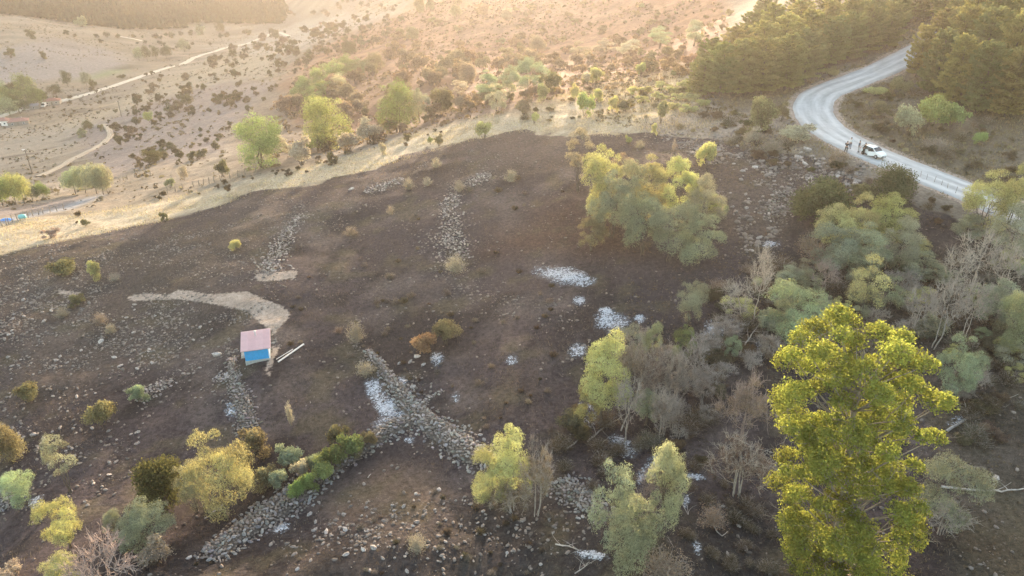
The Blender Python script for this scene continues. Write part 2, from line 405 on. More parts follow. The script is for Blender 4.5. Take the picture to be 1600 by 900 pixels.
def build_ground():
    ny, nx = XX.shape
    idx = np.arange(ny*nx).reshape(ny, nx)
    f = np.stack([idx[:-1, :-1], idx[:-1, 1:], idx[1:, 1:], idx[1:, :-1]], -1).reshape(-1, 4)
    v = np.stack([XX, YY, ZZ], -1).reshape(-1, 3)
    m, n, l, b = mat('hillside_soil', 1.0, 0.05)
    def attr(nm):
        a = n.new('ShaderNodeAttribute'); a.attribute_name = nm; return a
    geo = n.new('ShaderNodeNewGeometry')
    def noise(scale, det=6, rough=.62):
        z = n.new('ShaderNodeTexNoise'); z.inputs['Scale'].default_value = scale; z.inputs['Detail'].default_value = det
        z.inputs['Roughness'].default_value = rough; l.new(geo.outputs['Position'], z.inputs['Vector']); return z
    def maprange(src, a, c, d=0., e=1.):
        r = n.new('ShaderNodeMapRange'); r.inputs['From Min'].default_value = a; r.inputs['From Max'].default_value = c
        r.inputs['To Min'].default_value = d; r.inputs['To Max'].default_value = e; l.new(src, r.inputs['Value']); return r.outputs[0]
    def math_(op, a, c):
        q = n.new('ShaderNodeMath'); q.operation = op
        for i, s in enumerate((a, c)):
            if isinstance(s, (int, float)): q.inputs[i].default_value = s
            else: l.new(s, q.inputs[i])
        return q.outputs[0]
    def mix(fac, a, c):
        q = n.new('ShaderNodeMix'); q.data_type = 'RGBA'
        l.new(fac, q.inputs['Factor'])
        for s, k in ((a, 'A'), (c, 'B')):
            sock = [i for i in q.inputs if i.name == k and i.type == 'RGBA'][0]
            if isinstance(s, tuple): sock.default_value = (*s, 1)
            else: l.new(s, sock)
        return [o for o in q.outputs if o.type == 'RGBA'][0]
    nf = noise(2.2, 8, .7); nm_ = noise(.42, 6, .6); nl = noise(.06, 5)
    nfine = noise(9.0, 4, .7)
    # unburnt cover
    var = math_('MULTIPLY', maprange(nf.outputs['Fac'], .3, .7, .62, 1.3), maprange(nm_.outputs['Fac'], .3, .7, .8, 1.2))
    sc = n.new('ShaderNodeVectorMath'); sc.operation = 'SCALE'; l.new(attr('cover').outputs['Color'], sc.inputs[0]); l.new(var, sc.inputs['Scale'])
    # burnt cover with pale flecks of stone chips and straw ends
    varb = math_('MULTIPLY', maprange(nf.outputs['Fac'], .3, .72, .45, 1.6), maprange(nfine.outputs['Fac'], .3, .7, .7, 1.3))
    sb = n.new('ShaderNodeVectorMath'); sb.operation = 'SCALE'; l.new(attr('char').outputs['Color'], sb.inputs[0]); l.new(varb, sb.inputs['Scale'])
    vor = n.new('ShaderNodeTexVoronoi'); vor.inputs['Scale'].default_value = 2.6; l.new(geo.outputs['Position'], vor.inputs['Vector'])
    fleck = math_('MULTIPLY', maprange(vor.outputs['Distance'], .26, .18), maprange(nm_.outputs['Fac'], .42, .6))
    fl = math_('MULTIPLY', fleck, attr('stony').outputs['Fac'])
    burnt_col = mix(fl, sb.outputs[0], (.23, .20, .18))
    bn = math_('ADD', attr('burn').outputs['Fac'], maprange(nf.outputs['Fac'], .2, .8, -.22, .22))
    bfac = maprange(bn, .42, .58)
    col = mix(bfac, sc.outputs[0], burnt_col)
    pn = math_('ADD', attr('path').outputs['Fac'], maprange(nf.outputs['Fac'], .2, .8, -.34, .34))
    pfac = maprange(pn, .40, .66)
    pv = n.new('ShaderNodeVectorMath'); pv.operation = 'SCALE'; pv.inputs[0].default_value = (.36, .295, .25); l.new(var, pv.inputs['Scale'])
    col = mix(pfac, col, pv.outputs[0])
    l.new(col, b.inputs['Base Color'])
    bp = n.new('ShaderNodeBump'); bp.inputs['Strength'].default_value = .9; bp.inputs['Distance'].default_value = .22
    l.new(nf.outputs['Fac'], bp.inputs['Height']); l.new(bp.outputs[0], b.inputs['Normal'])
    one = np.ones(XX.shape+(1,))
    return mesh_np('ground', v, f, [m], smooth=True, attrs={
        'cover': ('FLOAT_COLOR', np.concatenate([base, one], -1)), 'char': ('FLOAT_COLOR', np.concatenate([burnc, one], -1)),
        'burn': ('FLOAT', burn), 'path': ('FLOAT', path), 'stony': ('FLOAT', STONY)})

# where loose stones lie thick (soft blobs and lines along the old terraces)
BLOBS = [(60,470,120,60,1.0),(170,520,140,60,.9),(60,560,110,60,.9),(280,500,90,50,.8),(330,420,90,40,.6),(240,560,70,40,.8),(60,680,80,50,.6),(150,720,80,40,.5),
 (600,290,40,12,1.1),(690,258,30,10,.8),(745,282,28,12,1.1),(640,600,40,22,.9),(1265,255,50,22,2.6),(1330,275,50,22,2.4),(1215,320,30,30,1.0),(1190,390,40,12,.6),
 (740,440,40,25,.8),(690,380,50,50,.7),(760,260,60,40,.5),(1090,222,60,15,1.8),(1150,225,60,18,1.5),(620,850,130,40,.8),(560,820,60,30,.9),(700,800,80,40,.6),(1120,320,30,30,.5),
 (800,480,60,30,.5),(900,560,30,20,.6),(380,500,40,30,.8),(350,600,30,40,.8),(440,350,60,40,.5),(520,330,90,30,.3),(840,830,100,40,.5),(1560,860,60,40,.6),(1540,690,50,40,.3),(90,420,70,20,.8),(250,385,120,20,.6)]
LINES = [([(708,300),(702,340),(708,375),(715,410)], 14, 1.9), ([(470,335),(445,370),(432,400),(420,430)], 13, 1.6), ([(60,460),(150,405),(300,375),(380,345)], 8, .9),
 ([(560,500),(552,530),(560,560)], 9, 1.0), ([(345,480),(355,530),(362,570)], 9, 1.0), ([(350,500),(385,500)], 8, .8), ([(330,580),(360,590),(390,580)], 7, 1.2), ([(205,705),(235,610),(265,590)], 8, .7)]
def stone_density(px, py):
    d = np.full(np.shape(px), .10)
    for x, y, rx, ry, a in BLOBS: d = d+a*np.exp(-((px-x)/rx)**2-((py-y)/ry)**2)
    for ln, wd, a in LINES: d = d+a*np.exp(-(line_d(px, py, ln)/wd)**2)
    return d
STONY = np.clip(np.where(behind, .2, stone_density(PXX, PYY)), 0, 1)*np.clip(fbm(XX, YY, 6, 61, 3)*2.2-.4, 0, 1)
ground_o = tag(ob('ground', build_ground()), kind='structure')

# ------------------------------------------------------------------ roads and tracks
def strip(name, line, hw, thick, material, lift=0.0, cols=9, crown=0.05):
    t = np.gradient(line[:, :2], axis=0); t = norm(t); nrm = np.stack([t[:, 1], -t[:, 0]], 1)
    u = np.linspace(-1, 1, cols); V = []; UV = []
    s = np.concatenate([[0], np.cumsum(np.linalg.norm(np.diff(line[:, :2], axis=0), axis=1))])
    rag = (fbm(s, s*0+3, 2.0, 71, 3)-.5)*.5; rag2 = (fbm(s, s*0+9, 2.0, 72, 3)-.5)*.5
    for k, a in enumerate(np.concatenate([[-1.06], u, [1.06]])):
        hwv = hw+np.where(a < 0, rag, rag2)
        p = line[:, :2]+nrm*(a*hwv)[:, None]
        z = line[:, 2]+lift+crown*(1-min(abs(a), 1)**2) - (thick if abs(a) > 1.01 else 0)
        V.append(np.column_stack([p, z])); UV.append(np.full(len(line), a))
    V = np.stack(V, 1); n0, n1 = V.shape[:2]
    idx = np.arange(n0*n1).reshape(n0, n1)
    f = np.stack([idx[:-1, :-1], idx[:-1, 1:], idx[1:, 1:], idx[1:, :-1]], -1).reshape(-1, 4)
    me = mesh_np(name, V.reshape(-1, 3), f, [material], smooth=True, attrs={'across': ('FLOAT', np.stack(UV, 1).ravel()), 'along': ('FLOAT', np.repeat(s, n1))})
    return tag(ob(name, me), kind='structure')
def road_mat(name, c, dark):
    m, n, l, b = mat(name, .95, .1)
    at = n.new('ShaderNodeAttribute'); at.attribute_name = 'across'; al = n.new('ShaderNodeAttribute'); al.attribute_name = 'along'
    cb = n.new('ShaderNodeCombineXYZ'); l.new(at.outputs['Fac'], cb.inputs[0])
    ms = n.new('ShaderNodeMath'); ms.operation = 'MULTIPLY'; ms.inputs[1].default_value = .035; l.new(al.outputs['Fac'], ms.inputs[0]); l.new(ms.outputs[0], cb.inputs[1])
    n1 = n.new('ShaderNodeTexNoise'); n1.inputs['Scale'].default_value = 3.2; n1.inputs['Detail'].default_value = 4; l.new(cb.outputs[0], n1.inputs['Vector'])
    geo = n.new('ShaderNodeNewGeometry'); n2 = n.new('ShaderNodeTexNoise'); n2.inputs['Scale'].default_value = 1.3; n2.inputs['Detail'].default_value = 8; l.new(geo.outputs['Position'], n2.inputs['Vector'])
    ad = n.new('ShaderNodeMath'); ad.operation = 'ADD'; l.new(n1.outputs['Fac'], ad.inputs[0])
    m3 = n.new('ShaderNodeMath'); m3.operation = 'MULTIPLY'; m3.inputs[1].default_value = .35; l.new(n2.outputs['Fac'], m3.inputs[0]); l.new(m3.outputs[0], ad.inputs[1])
    # two pairs of worn wheel tracks
    sn = n.new('ShaderNodeMath'); sn.operation = 'COSINE'; mm = n.new('ShaderNodeMath'); mm.operation = 'MULTIPLY'; mm.inputs[1].default_value = 9.5
    l.new(at.outputs['Fac'], mm.inputs[0]); l.new(mm.outputs[0], sn.inputs[0])
    m4 = n.new('ShaderNodeMath'); m4.operation = 'MULTIPLY'; m4.inputs[1].default_value = .085; l.new(sn.outputs[0], m4.inputs[0])
    a2 = n.new('ShaderNodeMath'); a2.operation = 'ADD'; l.new(ad.outputs[0], a2.inputs[0]); l.new(m4.outputs[0], a2.inputs[1])
    r = n.new('ShaderNodeValToRGB'); r.color_ramp.elements[0].position = .46; r.color_ramp.elements[1].position = .86
    r.color_ramp.elements[0].color = (*dark, 1); r.color_ramp.elements[1].color = (*c, 1); l.new(a2.outputs[0], r.inputs[0])
    l.new(r.outputs[0], b.inputs['Base Color'])
    return m
strip('road', road, ROAD_W, .35, road_mat('pale_worn_asphalt', (.57, .57, .575), (.36, .36, .365)))
M_track = road_mat('pale_gravel', (.56, .52, .45), (.42, .38, .32))
M_dirt = road_mat('dirt_ruts', (.42, .365, .30), (.26, .22, .18))
def track(name, pxs, hw, step, material=None):
    g = ground(*np.array(pxs, float).T); ln = resample(g, step)
    ln[:, 2] = smooth1(height(ln[:, 0], ln[:, 1]), 3)
    nrm = norm(np.gradient(ln[:, :2], axis=0)); nx = np.stack([nrm[:, 1], -nrm[:, 0]], 1)
    zm = np.maximum.reduce([height(ln[:, 0]+nx[:, 0]*a*hw, ln[:, 1]+nx[:, 1]*a*hw) for a in (-1, -.5, 0, .5, 1)])
    ln[:, 2] = smooth1(np.maximum(ln[:, 2], zm), 2)
    strip(name, ln, hw, 1.2, material or M_track, .10, 5, .02)
track('valley_road', [(-40,193),(0,183),(35,172),(62,166),(95,158),(125,150),(150,143),(185,132),(240,113),(290,98),(330,82),(395,65),(440,52),(500,44)], 3.2, 6)
track('dirt_track', [(138,201),(152,196),(165,197),(172,207),(169,218),(150,231),(128,243),(104,256),(80,268),(62,276)], 1.35, 2, M_dirt)
track('field_track', [(182,56),(205,60),(222,64)], 3.0, 8)
# ------------------------------------------------------------------ plant builders
M_leaf = leaf_mat('leaves', .40); M_needle = leaf_mat('pine_needles', .32); M_dry = leaf_mat('dry_twigs_and_grass', .25)
M_bark = noise_mat('bark', (.085, .068, .052), (.19, .155, .125), 5.0, .95, .4)
M_pale = tint_mat('bare_wood', .9, .3, 4.0)
def bez(p0, p1, c, n):
    t = np.linspace(0, 1, n+1)[:, None]
    return (1-t)**2*p0+2*t*(1-t)*c+t*t*p1
class Segs:
    def __init__(s): s.a = []; s.b = []; s.ra = []; s.rb = []
    def poly(s, P, r0, r1):
        r = np.linspace(r0, r1, len(P))
        s.a.append(P[:-1]); s.b.append(P[1:]); s.ra.append(r[:-1]); s.rb.append(r[1:])
    def mesh(s, sides=4):
        if not s.a: return np.zeros((0, 3)), np.zeros((0, 4), int)
        a = np.concatenate(s.a); b = np.concatenate(s.b); ra = np.concatenate(s.ra); rb = np.concatenate(s.rb)
        d = norm(b-a); h = np.where(np.abs(d[:, 2:3]) < .9, [[0, 0, 1.]], [[1., 0, 0]])
        u = norm(np.cross(d, h)); v = np.cross(d, u)
        an = np.arange(sides)/sides*2*pi
        ring = np.cos(an)[None, :, None]*u[:, None]+np.sin(an)[None, :, None]*v[:, None]
        A = a[:, None]+ring*ra[:, None, None]; B = (b+d*rb[:, None]*.3)[:, None]+ring*rb[:, None, None]
        V = np.concatenate([A, B], 1).reshape(-1, 3); n = len(a)
        o = np.arange(n)[:, None]*2*sides; k = np.arange(sides)
        f = np.stack([o+k, o+(k+1) % sides, o+sides+(k+1) % sides, o+sides+k], -1).reshape(-1, 4)
        return V, f
def leaf_quads(rng, P, N, size, aspect=.6, droop=0.0, var=.35):
    """diamond leaves at points P with normals N"""
    n = len(P)
    t = rng.normal(size=(n, 3)); t[:, 2] -= droop
    t = norm(t-N*(t*N).sum(1, keepdims=True)); b = np.cross(N, t)
    s = (size*(1+var*rng.uniform(-1, 1, n)))[:, None]
    V = np.stack([P-t*s*.5, P+b*s*aspect*.5, P+t*s*.5, P-b*s*aspect*.5], 1).reshape(-1, 3)
    return V, np.arange(n*4).reshape(n, 4)
def rand_dir(rng, n): return norm(rng.normal(size=(n, 3)))
def lobes_leaves(rng, C_, R, n, size, aspect=.6, shell=.6, flat=.8, droop=0., out=.6, upbias=0.0, face=-.55):
    """leaves spread through soft clumps (centre C_, radius R); number by clump surface"""
    w_ = R**2; w_ = w_/w_.sum()
    axis_ = C_-np.array([0, 0, C_[:, 2].mean()*.55]); axis_[:, 2] = np.maximum(axis_[:, 2], .2); axis_ = norm(norm(axis_)+[0, 0, .55])
    m0 = int(n*1.9); k = rng.choice(len(C_), m0, p=w_); d = rand_dir(rng, m0)
    keep = ((d*axis_[k]).sum(1) > face+rng.normal(size=m0)*.15)
    k = k[keep][:n]; d = d[keep][:n]; n = len(k)
    d[:, 2] = d[:, 2]+upbias*rng.random(n); d = norm(d)
    bump = 1+.22*np.sin(d[:, 0]*5+k*1.7)*np.sin(d[:, 1]*5+k)+.15*np.sin(d[:, 2]*9+k)
    r = (shell+(1-shell)*rng.random(n)**.6)*bump+rng.normal(size=n)*.07
    P = C_[k]+d*(R[k]*r)[:, None]*np.array([1, 1, flat])
    N = norm(d*out+rng.normal(size=(n, 3))*.5)
    V, f = leaf_quads(rng, P, N, size, aspect, droop)
    tint = np.clip(rng.normal(.5, .2, n)+(rng.normal(0, .16, len(C_)))[k], 0, 1)
    return V, f, np.repeat(tint, 4)
def crown_tips(rng, n, rx, rz, zc, lump=.35, inner=.45, low=-.8):
    """clump centres inside an uneven ellipsoid"""
    out = []; ph = rng.uniform(0, 6, 6)
    while len(out) < n:
        d = rand_dir(rng, 1)[0]
        if d[2] < low: continue
        s = 1+lump*.6*(sin(d[0]*3+ph[0])*sin(d[1]*3+ph[1])+.7*sin(atan2(d[1], d[0])*3+ph[2])*.6+.5*sin(d[2]*4+ph[3]))
        r = (inner+(1-inner)*rng.random()**.5)*s
        p = np.array([d[0]*rx*r, d[1]*rx*r, zc+d[2]*rz*r])
        if out and min(np.linalg.norm((p-q)/[rx, rx, rz]) for q in out) < .80/n**.38: 
            if rng.random() < .93: continue
        out.append(p)
    return np.array(out)
def branch_to(rng, sg, tips, stems, h, r0, base_spread, split=.35, nlimb=None):
    """stems from the ground, limbs to clusters of tips, branches to each tip"""
    n = len(tips); K = min(n, nlimb or max(stems*2, n//4))
    cen = tips[rng.choice(n, K, replace=False)].copy()
    for _ in range(4):
        lab = ((tips[:, None]-cen[None])**2).sum(-1).argmin(1)
        for k in range(K):
            if (lab == k).any(): cen[k] = tips[lab == k].mean(0)
    bases = []
    for s in range(stems):
        a = s/stems*2*pi+rng.uniform(-.4, .4); rr = base_spread*(0 if stems == 1 else rng.uniform(.4, 1))
        bases.append(np.array([cos(a)*rr, sin(a)*rr, -.15]))
    tops = []
    zmid = tips[:, 2].min()*.5+tips[:, 2].mean()*.5
    for s in range(stems):
        a = s/stems*2*pi
        if stems == 1: tp = np.array([rng.normal()*.03*h, rng.normal()*.03*h, tips[:, 2].max()*.78])
        else:
            own = cen[((cen[:, :2]-bases[s][:2])**2).sum(1).argsort()[:max(1, K//stems)]].mean(0)
            tp = own*np.array([.6, .6, .8])
        c = (bases[s]+tp)/2+rng.normal(size=3)*h*.04; P = bez(bases[s], tp, c, 7)
        P[1:-1] += rng.normal(size=(6, 3))*h*.007
        sg.poly(P, r0, r0*.35); tops.append(P)
    for k in range(K):
        m = tips[lab == k]
        if not len(m): continue
        c0 = cen[k]
        s = min(range(stems), key=lambda q: np.linalg.norm(tops[q][-1][:2]-c0[:2])+.3*rng.random()*h*.2)
        P = tops[s]
        zt = c0[2]-np.linalg.norm(c0[:2]-P[:, :2].mean(0))*.75
        i = int(np.clip(np.searchsorted(P[:, 2], max(zt, P[-1, 2]*split)), 2, len(P)-1))
        st = P[i]; end = c0*.92+st*.08
        cp = st*.45+end*.55+np.array([0, 0, -.04*h])+rng.normal(size=3)*h*.02
        L = bez(st, end, cp, 5); L[1:-1] += rng.normal(size=(4, 3))*h*.008
        rl = r0*.42*(1-.45*i/len(P)); sg.poly(L, rl, rl*.45)
        for t in m:
            q = L[rng.integers(2, 5)]; cp = (q+t)/2+rng.normal(size=3)*h*.02
            sg.poly(bez(q, t, cp, 3), rl*.4, rl*.12)
def twigs(rng, sg, tips, n, length, r, up=.5, spread=1.0, child=3):
    for t in tips:
        for _ in range(n):
            d = norm(rng.normal(size=3)*spread+np.array([0, 0, up])+norm(t*[1, 1, .3])*.6)
            L = length*rng.uniform(.5, 1.2); e = t+d*L
            P = bez(t, e, (t+e)/2+rng.normal(size=3)*L*.12, 3); sg.poly(P, r, r*.45)
            for _c in range(child):
                q = P[rng.integers(1, 4)]; d2 = norm(d+rng.normal(size=3)*.7); e2 = q+d2*L*rng.uniform(.3, .65)
                sg.poly(np.array([q, (q+e2)/2+rng.normal(size=3)*L*.05, e2]), r*.55, r*.3)

PROTO = {}
def store(kind, parts, h, w_): PROTO.setdefault(kind, []).append((parts, h, w_))
def leafy_mesh(name, V, f, tint, material): return mesh_np(name, V, f, [material], attrs={'tint': ('FLOAT', tint)})
def wood_mesh(name, sg, sides, material):
    V, f = sg.mesh(sides); return mesh_np(name, V, f, [material], smooth=True)
def measure(*Vs):
    V = np.concatenate(Vs); return float(np.quantile(V[:, 2], .997)), float(2*np.quantile(np.hypot(V[:, 0], V[:, 1]), .97))

def make_willow(seed, h=7.0, w_=5.6, tips=24, leaves=21000, stems=3, size=.125, gap=.0, kind='willow', fill=.5, zc=.52, twig=3, rl=.185, low=-.85, face=-.12):
    rng = np.random.default_rng(seed)
    T = crown_tips(rng, tips, w_/2*.80, h*(1-zc)*.86, h*zc, .5, fill, low)
    sg = Segs(); branch_to(rng, sg, T, stems, h, .021*h if stems < 3 else .014*h, .05*w_)
    twigs(rng, sg, T-np.array([0, 0, .04*h]), twig+2, .12*h, .012, .6, 1., 3)
    R = rng.uniform(.62, 1.25, tips)*rl*w_*(.7+.6*rng.random(tips))
    V, f, t = lobes_leaves(rng, T, R, leaves, size, .5, .68, .78, .3, 1.0, .2, face)
    hh, ww = measure(V)
    store(kind, [('trunk' if stems == 1 else 'stems', wood_mesh(kind+'_trunk', sg, 4, M_bark)), ('crown', leafy_mesh(kind+'_crown', V, f, t, M_leaf))], hh, ww)
def make_bush(seed, kind='bush', h=2.0, w_=2.4, lobes=16, leaves=4200, size=.12, shell=.35, round_=False):
    rng = np.random.default_rng(seed)
    T = crown_tips(rng, lobes, w_/2*.66, h*.34, h*.5, .25 if round_ else .5, .25, -.9)
    R = (rng.uniform(.8, 1.2, lobes)*.24 if round_ else rng.uniform(.45, 1.3, lobes)*.185)*w_
    V, f, t = lobes_leaves(rng, T, R, leaves, size, .6, shell, .85, .1, .5, .2)
    V[:, 2] = np.where(V[:, 2] < -.1, -.1-(V[:, 2]+.1)*.15, V[:, 2])
    sg = Segs()
    for k in range(9):
        e = T[rng.integers(len(T))]; sg.poly(bez(np.array([rng.normal()*.1, rng.normal()*.1, -.1]), e, e*[.5, .5, .4], 4), .028, .01)
    twigs(rng, sg, T, 2, .4, .008, .5, 1, 2)
    hh, ww = measure(V)
    store(kind, [('stems', wood_mesh(kind+'_stems', sg, 3, M_bark)), ('foliage', leafy_mesh(kind+'_foliage', V, f, t, M_leaf))], hh, ww)
def make_dry(seed, kind='dry_bush', h=1.6, w_=2.0, n=70, leaves=2600, size=.085):
    rng = np.random.default_rng(seed); sg = Segs(); ends = []
    for k in range(n):
        a = rng.uniform(0, 2*pi); el = rng.uniform(.25, 1.45); L = rng.uniform(.55, 1.)
        e = np.array([cos(a)*cos(el)*w_*.5*L, sin(a)*cos(el)*w_*.5*L, h*.9*L*sin(el)**.8])
        P = bez(np.array([rng.normal()*.08, rng.normal()*.08, -.06]), e, e*[.35, .35, .6]+rng.normal(size=3)*.08, 4); sg.poly(P, .013, .005); ends.append(P[2:])
    ends = np.concatenate(ends); twigs(rng, sg, ends[::2], 1, .35, .007, .5, 1, 2)
    k = rng.integers(len(ends), size=leaves); P = ends[k]+rng.normal(size=(leaves, 3))*np.array([.13, .13, .11])*w_/2
    P[:, 2] = np.maximum(P[:, 2], .02)
    V, f = leaf_quads(rng, P, rand_dir(rng, leaves), size, .35, .3)
    hh, ww = measure(V)
    store(kind, [('stems', wood_mesh(kind+'_stems', sg, 3, M_pale)), ('foliage', leafy_mesh(kind+'_foliage', V, f, np.repeat(np.clip(rng.normal(.5, .25, leaves), 0, 1), 4), M_dry))], hh, ww)
def make_bare(seed, kind='bare_tree', h=6., w_=4.2, tips=42, stems=2, tw=5, tl=.9, r0=.085, dense=3, puff=0):
    rng = np.random.default_rng(seed); sg = Segs()
    T = crown_tips(rng, tips, w_/2*.82, h*.32, h*.62, .5, .35, -.6)
    branch_to(rng, sg, T, stems, h, r0, .06*w_)
    s2 = Segs(); twigs(rng, s2, T, tw, tl, .022, .7, .8, dense)
    V, f = s2.mesh(3); V1, f1 = sg.mesh(5)
    hh, ww = measure(V)
    parts = [('trunk', mesh_np(kind+'_trunk', V1, f1, [M_pale], smooth=True)), ('twigs', mesh_np(kind+'_twigs', V, f, [M_pale]))]
    if puff:
        Vp, fp, tp = lobes_leaves(rng, T, np.full(len(T), tl*.62), puff, .13, .3, .15, .9, .3, .4)
        parts.append(('withered_leaves', leafy_mesh(kind+'_leaves', Vp, fp, tp, M_dry)))
    store(kind, parts, hh, ww)
def make_pine(seed, h=11., w_=6.2, kind='pine'):
    rng = np.random.default_rng(seed); sg = Segs()
    tr = bez(np.array([0, 0, -.3]), np.array([rng.normal()*.2, rng.normal()*.2, h*.97]), np.array([rng.normal()*.3, rng.normal()*.3, h*.5]), 10)
    sg.poly(tr, .17, .03); Ps = []; Ns = []; Ts = []
    nw = 15
    for i in range(nw):
        f = i/(nw-1); z = h*(.12+.85*f)
        R = w_/2*sqrt(max(.03, 1-((f-.28)/.76)**2))*(.80+.20*min(1, f/.2))
        nb = int(7-3*f); a0 = rng.uniform(0, 6)
        for b in range(nb):
            a = a0+b/nb*2*pi+rng.normal()*.25; L = R*rng.uniform(.68, 1.12)
            c = np.array([np.interp(z, tr[:, 2], tr[:, 0]), np.interp(z, tr[:, 2], tr[:, 1]), z+rng.normal()*.25])
            dr = np.array([cos(a), sin(a), 0]); rise = .10+.5*f
            e = c+dr*L+np.array([0, 0, L*rise+rng.normal()*.15]); mid = c+dr*L*.55+np.array([0, 0, L*rise*.1-.12*L*(1-f)])
            P = bez(c, e, mid, 6); sg.poly(P, .045*(1-f*.6), .012)
            m = int(26+46*L/3)
            t = rng.random(m)**.65; k = t*6; i0 = np.minimum(k.astype(int), 5); q = P[i0]+(P[i0+1]-P[i0])*(k-i0)[:, None]
            side = np.cross(dr, [0, 0, 1]); wd = (.10+.30*L*np.sin(np.clip(t, .1, .93)*pi))[:, None]
            q = q+side*rng.uniform(-1, 1, (m, 1))*wd+np.array([0, 0, 1])*(rng.random((m, 1))*.20-.03)+rng.normal(size=(m, 3))*.06
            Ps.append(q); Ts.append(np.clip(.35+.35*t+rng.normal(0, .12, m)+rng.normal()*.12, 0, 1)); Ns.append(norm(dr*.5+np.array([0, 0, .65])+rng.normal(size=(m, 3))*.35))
    Ps = np.concatenate(Ps); Ts = np.concatenate(Ts); Ax = np.concatenate(Ns)
    # each needle tuft: three crossed narrow blades along its axis
    V = []; tt = []
    for j in range(3):
        s = rng.normal(size=Ps.shape); s = norm(s-Ax*(s*Ax).sum(1, keepdims=True))
        L = (.42*rng.uniform(.7, 1.3, len(Ps)))[:, None]; ax = norm(Ax+rng.normal(size=Ax.shape)*.35)
        V.append(np.stack([Ps-s*.045, Ps+s*.045, Ps+ax*L*.6+s*.085, Ps+ax*L, Ps+ax*L*.6-s*.085], 1)); tt.append(Ts)
    V = np.concatenate(V); nq = len(V); f = np.arange(nq*5).reshape(nq, 5); V = V.reshape(-1, 3)
    hh, ww = measure(V)
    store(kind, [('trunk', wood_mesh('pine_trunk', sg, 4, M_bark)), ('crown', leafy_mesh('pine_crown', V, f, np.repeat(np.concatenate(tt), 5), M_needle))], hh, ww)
def make_tuft(seed, kind='tuft', n=160, h=.8, w_=.9):
    rng = np.random.default_rng(seed)
    a = rng.uniform(0, 2*pi, n); r = rng.random(n)**.6*.18*w_; el = rng.uniform(.5, 1.5, n); L = h*rng.uniform(.5, 1.15, n)
    b = np.stack([np.cos(a)*r, np.sin(a)*r, np.full(n, -.03)], 1); d = np.stack([np.cos(a)*np.cos(el), np.sin(a)*np.cos(el), np.sin(el)], 1)
    s = np.stack([-np.sin(a), np.cos(a), 0*a], 1)*.016
    V = np.stack([b-s, b+s, b+d*L[:, None]*.6+s*.7, b+d*L[:, None]+np.stack([np.cos(a), np.sin(a), -.3+0*a], 1)*.1*w_, b+d*L[:, None]*.6-s*.7], 1).reshape(-1, 3)
    f = np.arange(n*5).reshape(n, 5); hh, ww = measure(V)
    store(kind, [('blades', leafy_mesh(kind+'_blades', V, f, np.repeat(rng.random(n), 5), M_dry))], hh, ww)
def make_single(kind, src):
    """one-mesh version of each plant of a kind, for copies a few pixels tall"""
    for parts, h, w_ in PROTO[src]:
        store(kind, [parts[-1]], h, w_)

for s in range(6): make_willow(100+s, stems=[3, 2, 4, 3, 2, 4][s])
for s in range(3): make_willow(140+s, h=7.5, w_=4.0, tips=22, leaves=6500, stems=3, kind='thin_willow', fill=.5, twig=5, rl=.15, zc=.6)
for s in range(2): make_willow(150+s, h=6.0, w_=4.6, tips=16, leaves=8000, stems=3, kind='gappy_willow', fill=.7, twig=4, rl=.19, zc=.58)
for s in range(3): make_willow(160+s, h=12., w_=9.5, tips=60, leaves=15000, stems=2, size=.26, kind='poplar', fill=.4, zc=.50, rl=.175, low=-.95, face=-.5)
for s in range(3): make_willow(170+s, h=6.5, w_=6.0, tips=34, leaves=9000, stems=1, size=.2, kind='meadow_tree', fill=.3, zc=.54, rl=.19, low=-.85, face=-.5)
for s in range(5): make_bush(200+s)
for s in range(3): make_bush(220+s, 'dense_bush', 3.2, 3.6, 26, 11000, .13, .5, True)
for s in range(4): make_bush(240+s, 'shrub', 1.6, 2.0, 12, 2200, .13, .25)
for s in range(4): make_dry(300+s)
for s in range(2): make_dry(320+s, 'dry_tall', 2.6, 1.6, 50, 2400, .10)
for s in range(4): make_bare(400+s)
for s in range(2): make_bare(420+s, 'bare_shrub', 3.2, 4.2, 50, 5, 5, .75, .05, 3)
for s in range(3): make_bare(440+s, 'brown_tree', 5.5, 5.0, 46, 4, 6, .85, .07, 4, 8000)
for s in range(2): make_bare(460+s, 'bare_upright', 8., 3.6, 34, 1, 6, 1.2, .10, 3)
for s in range(6): make_pine(500+s, 11+s*.3, 6.0+.25*s)
for s in range(4): make_tuft(600+s)
make_single('far_pine', 'pine')

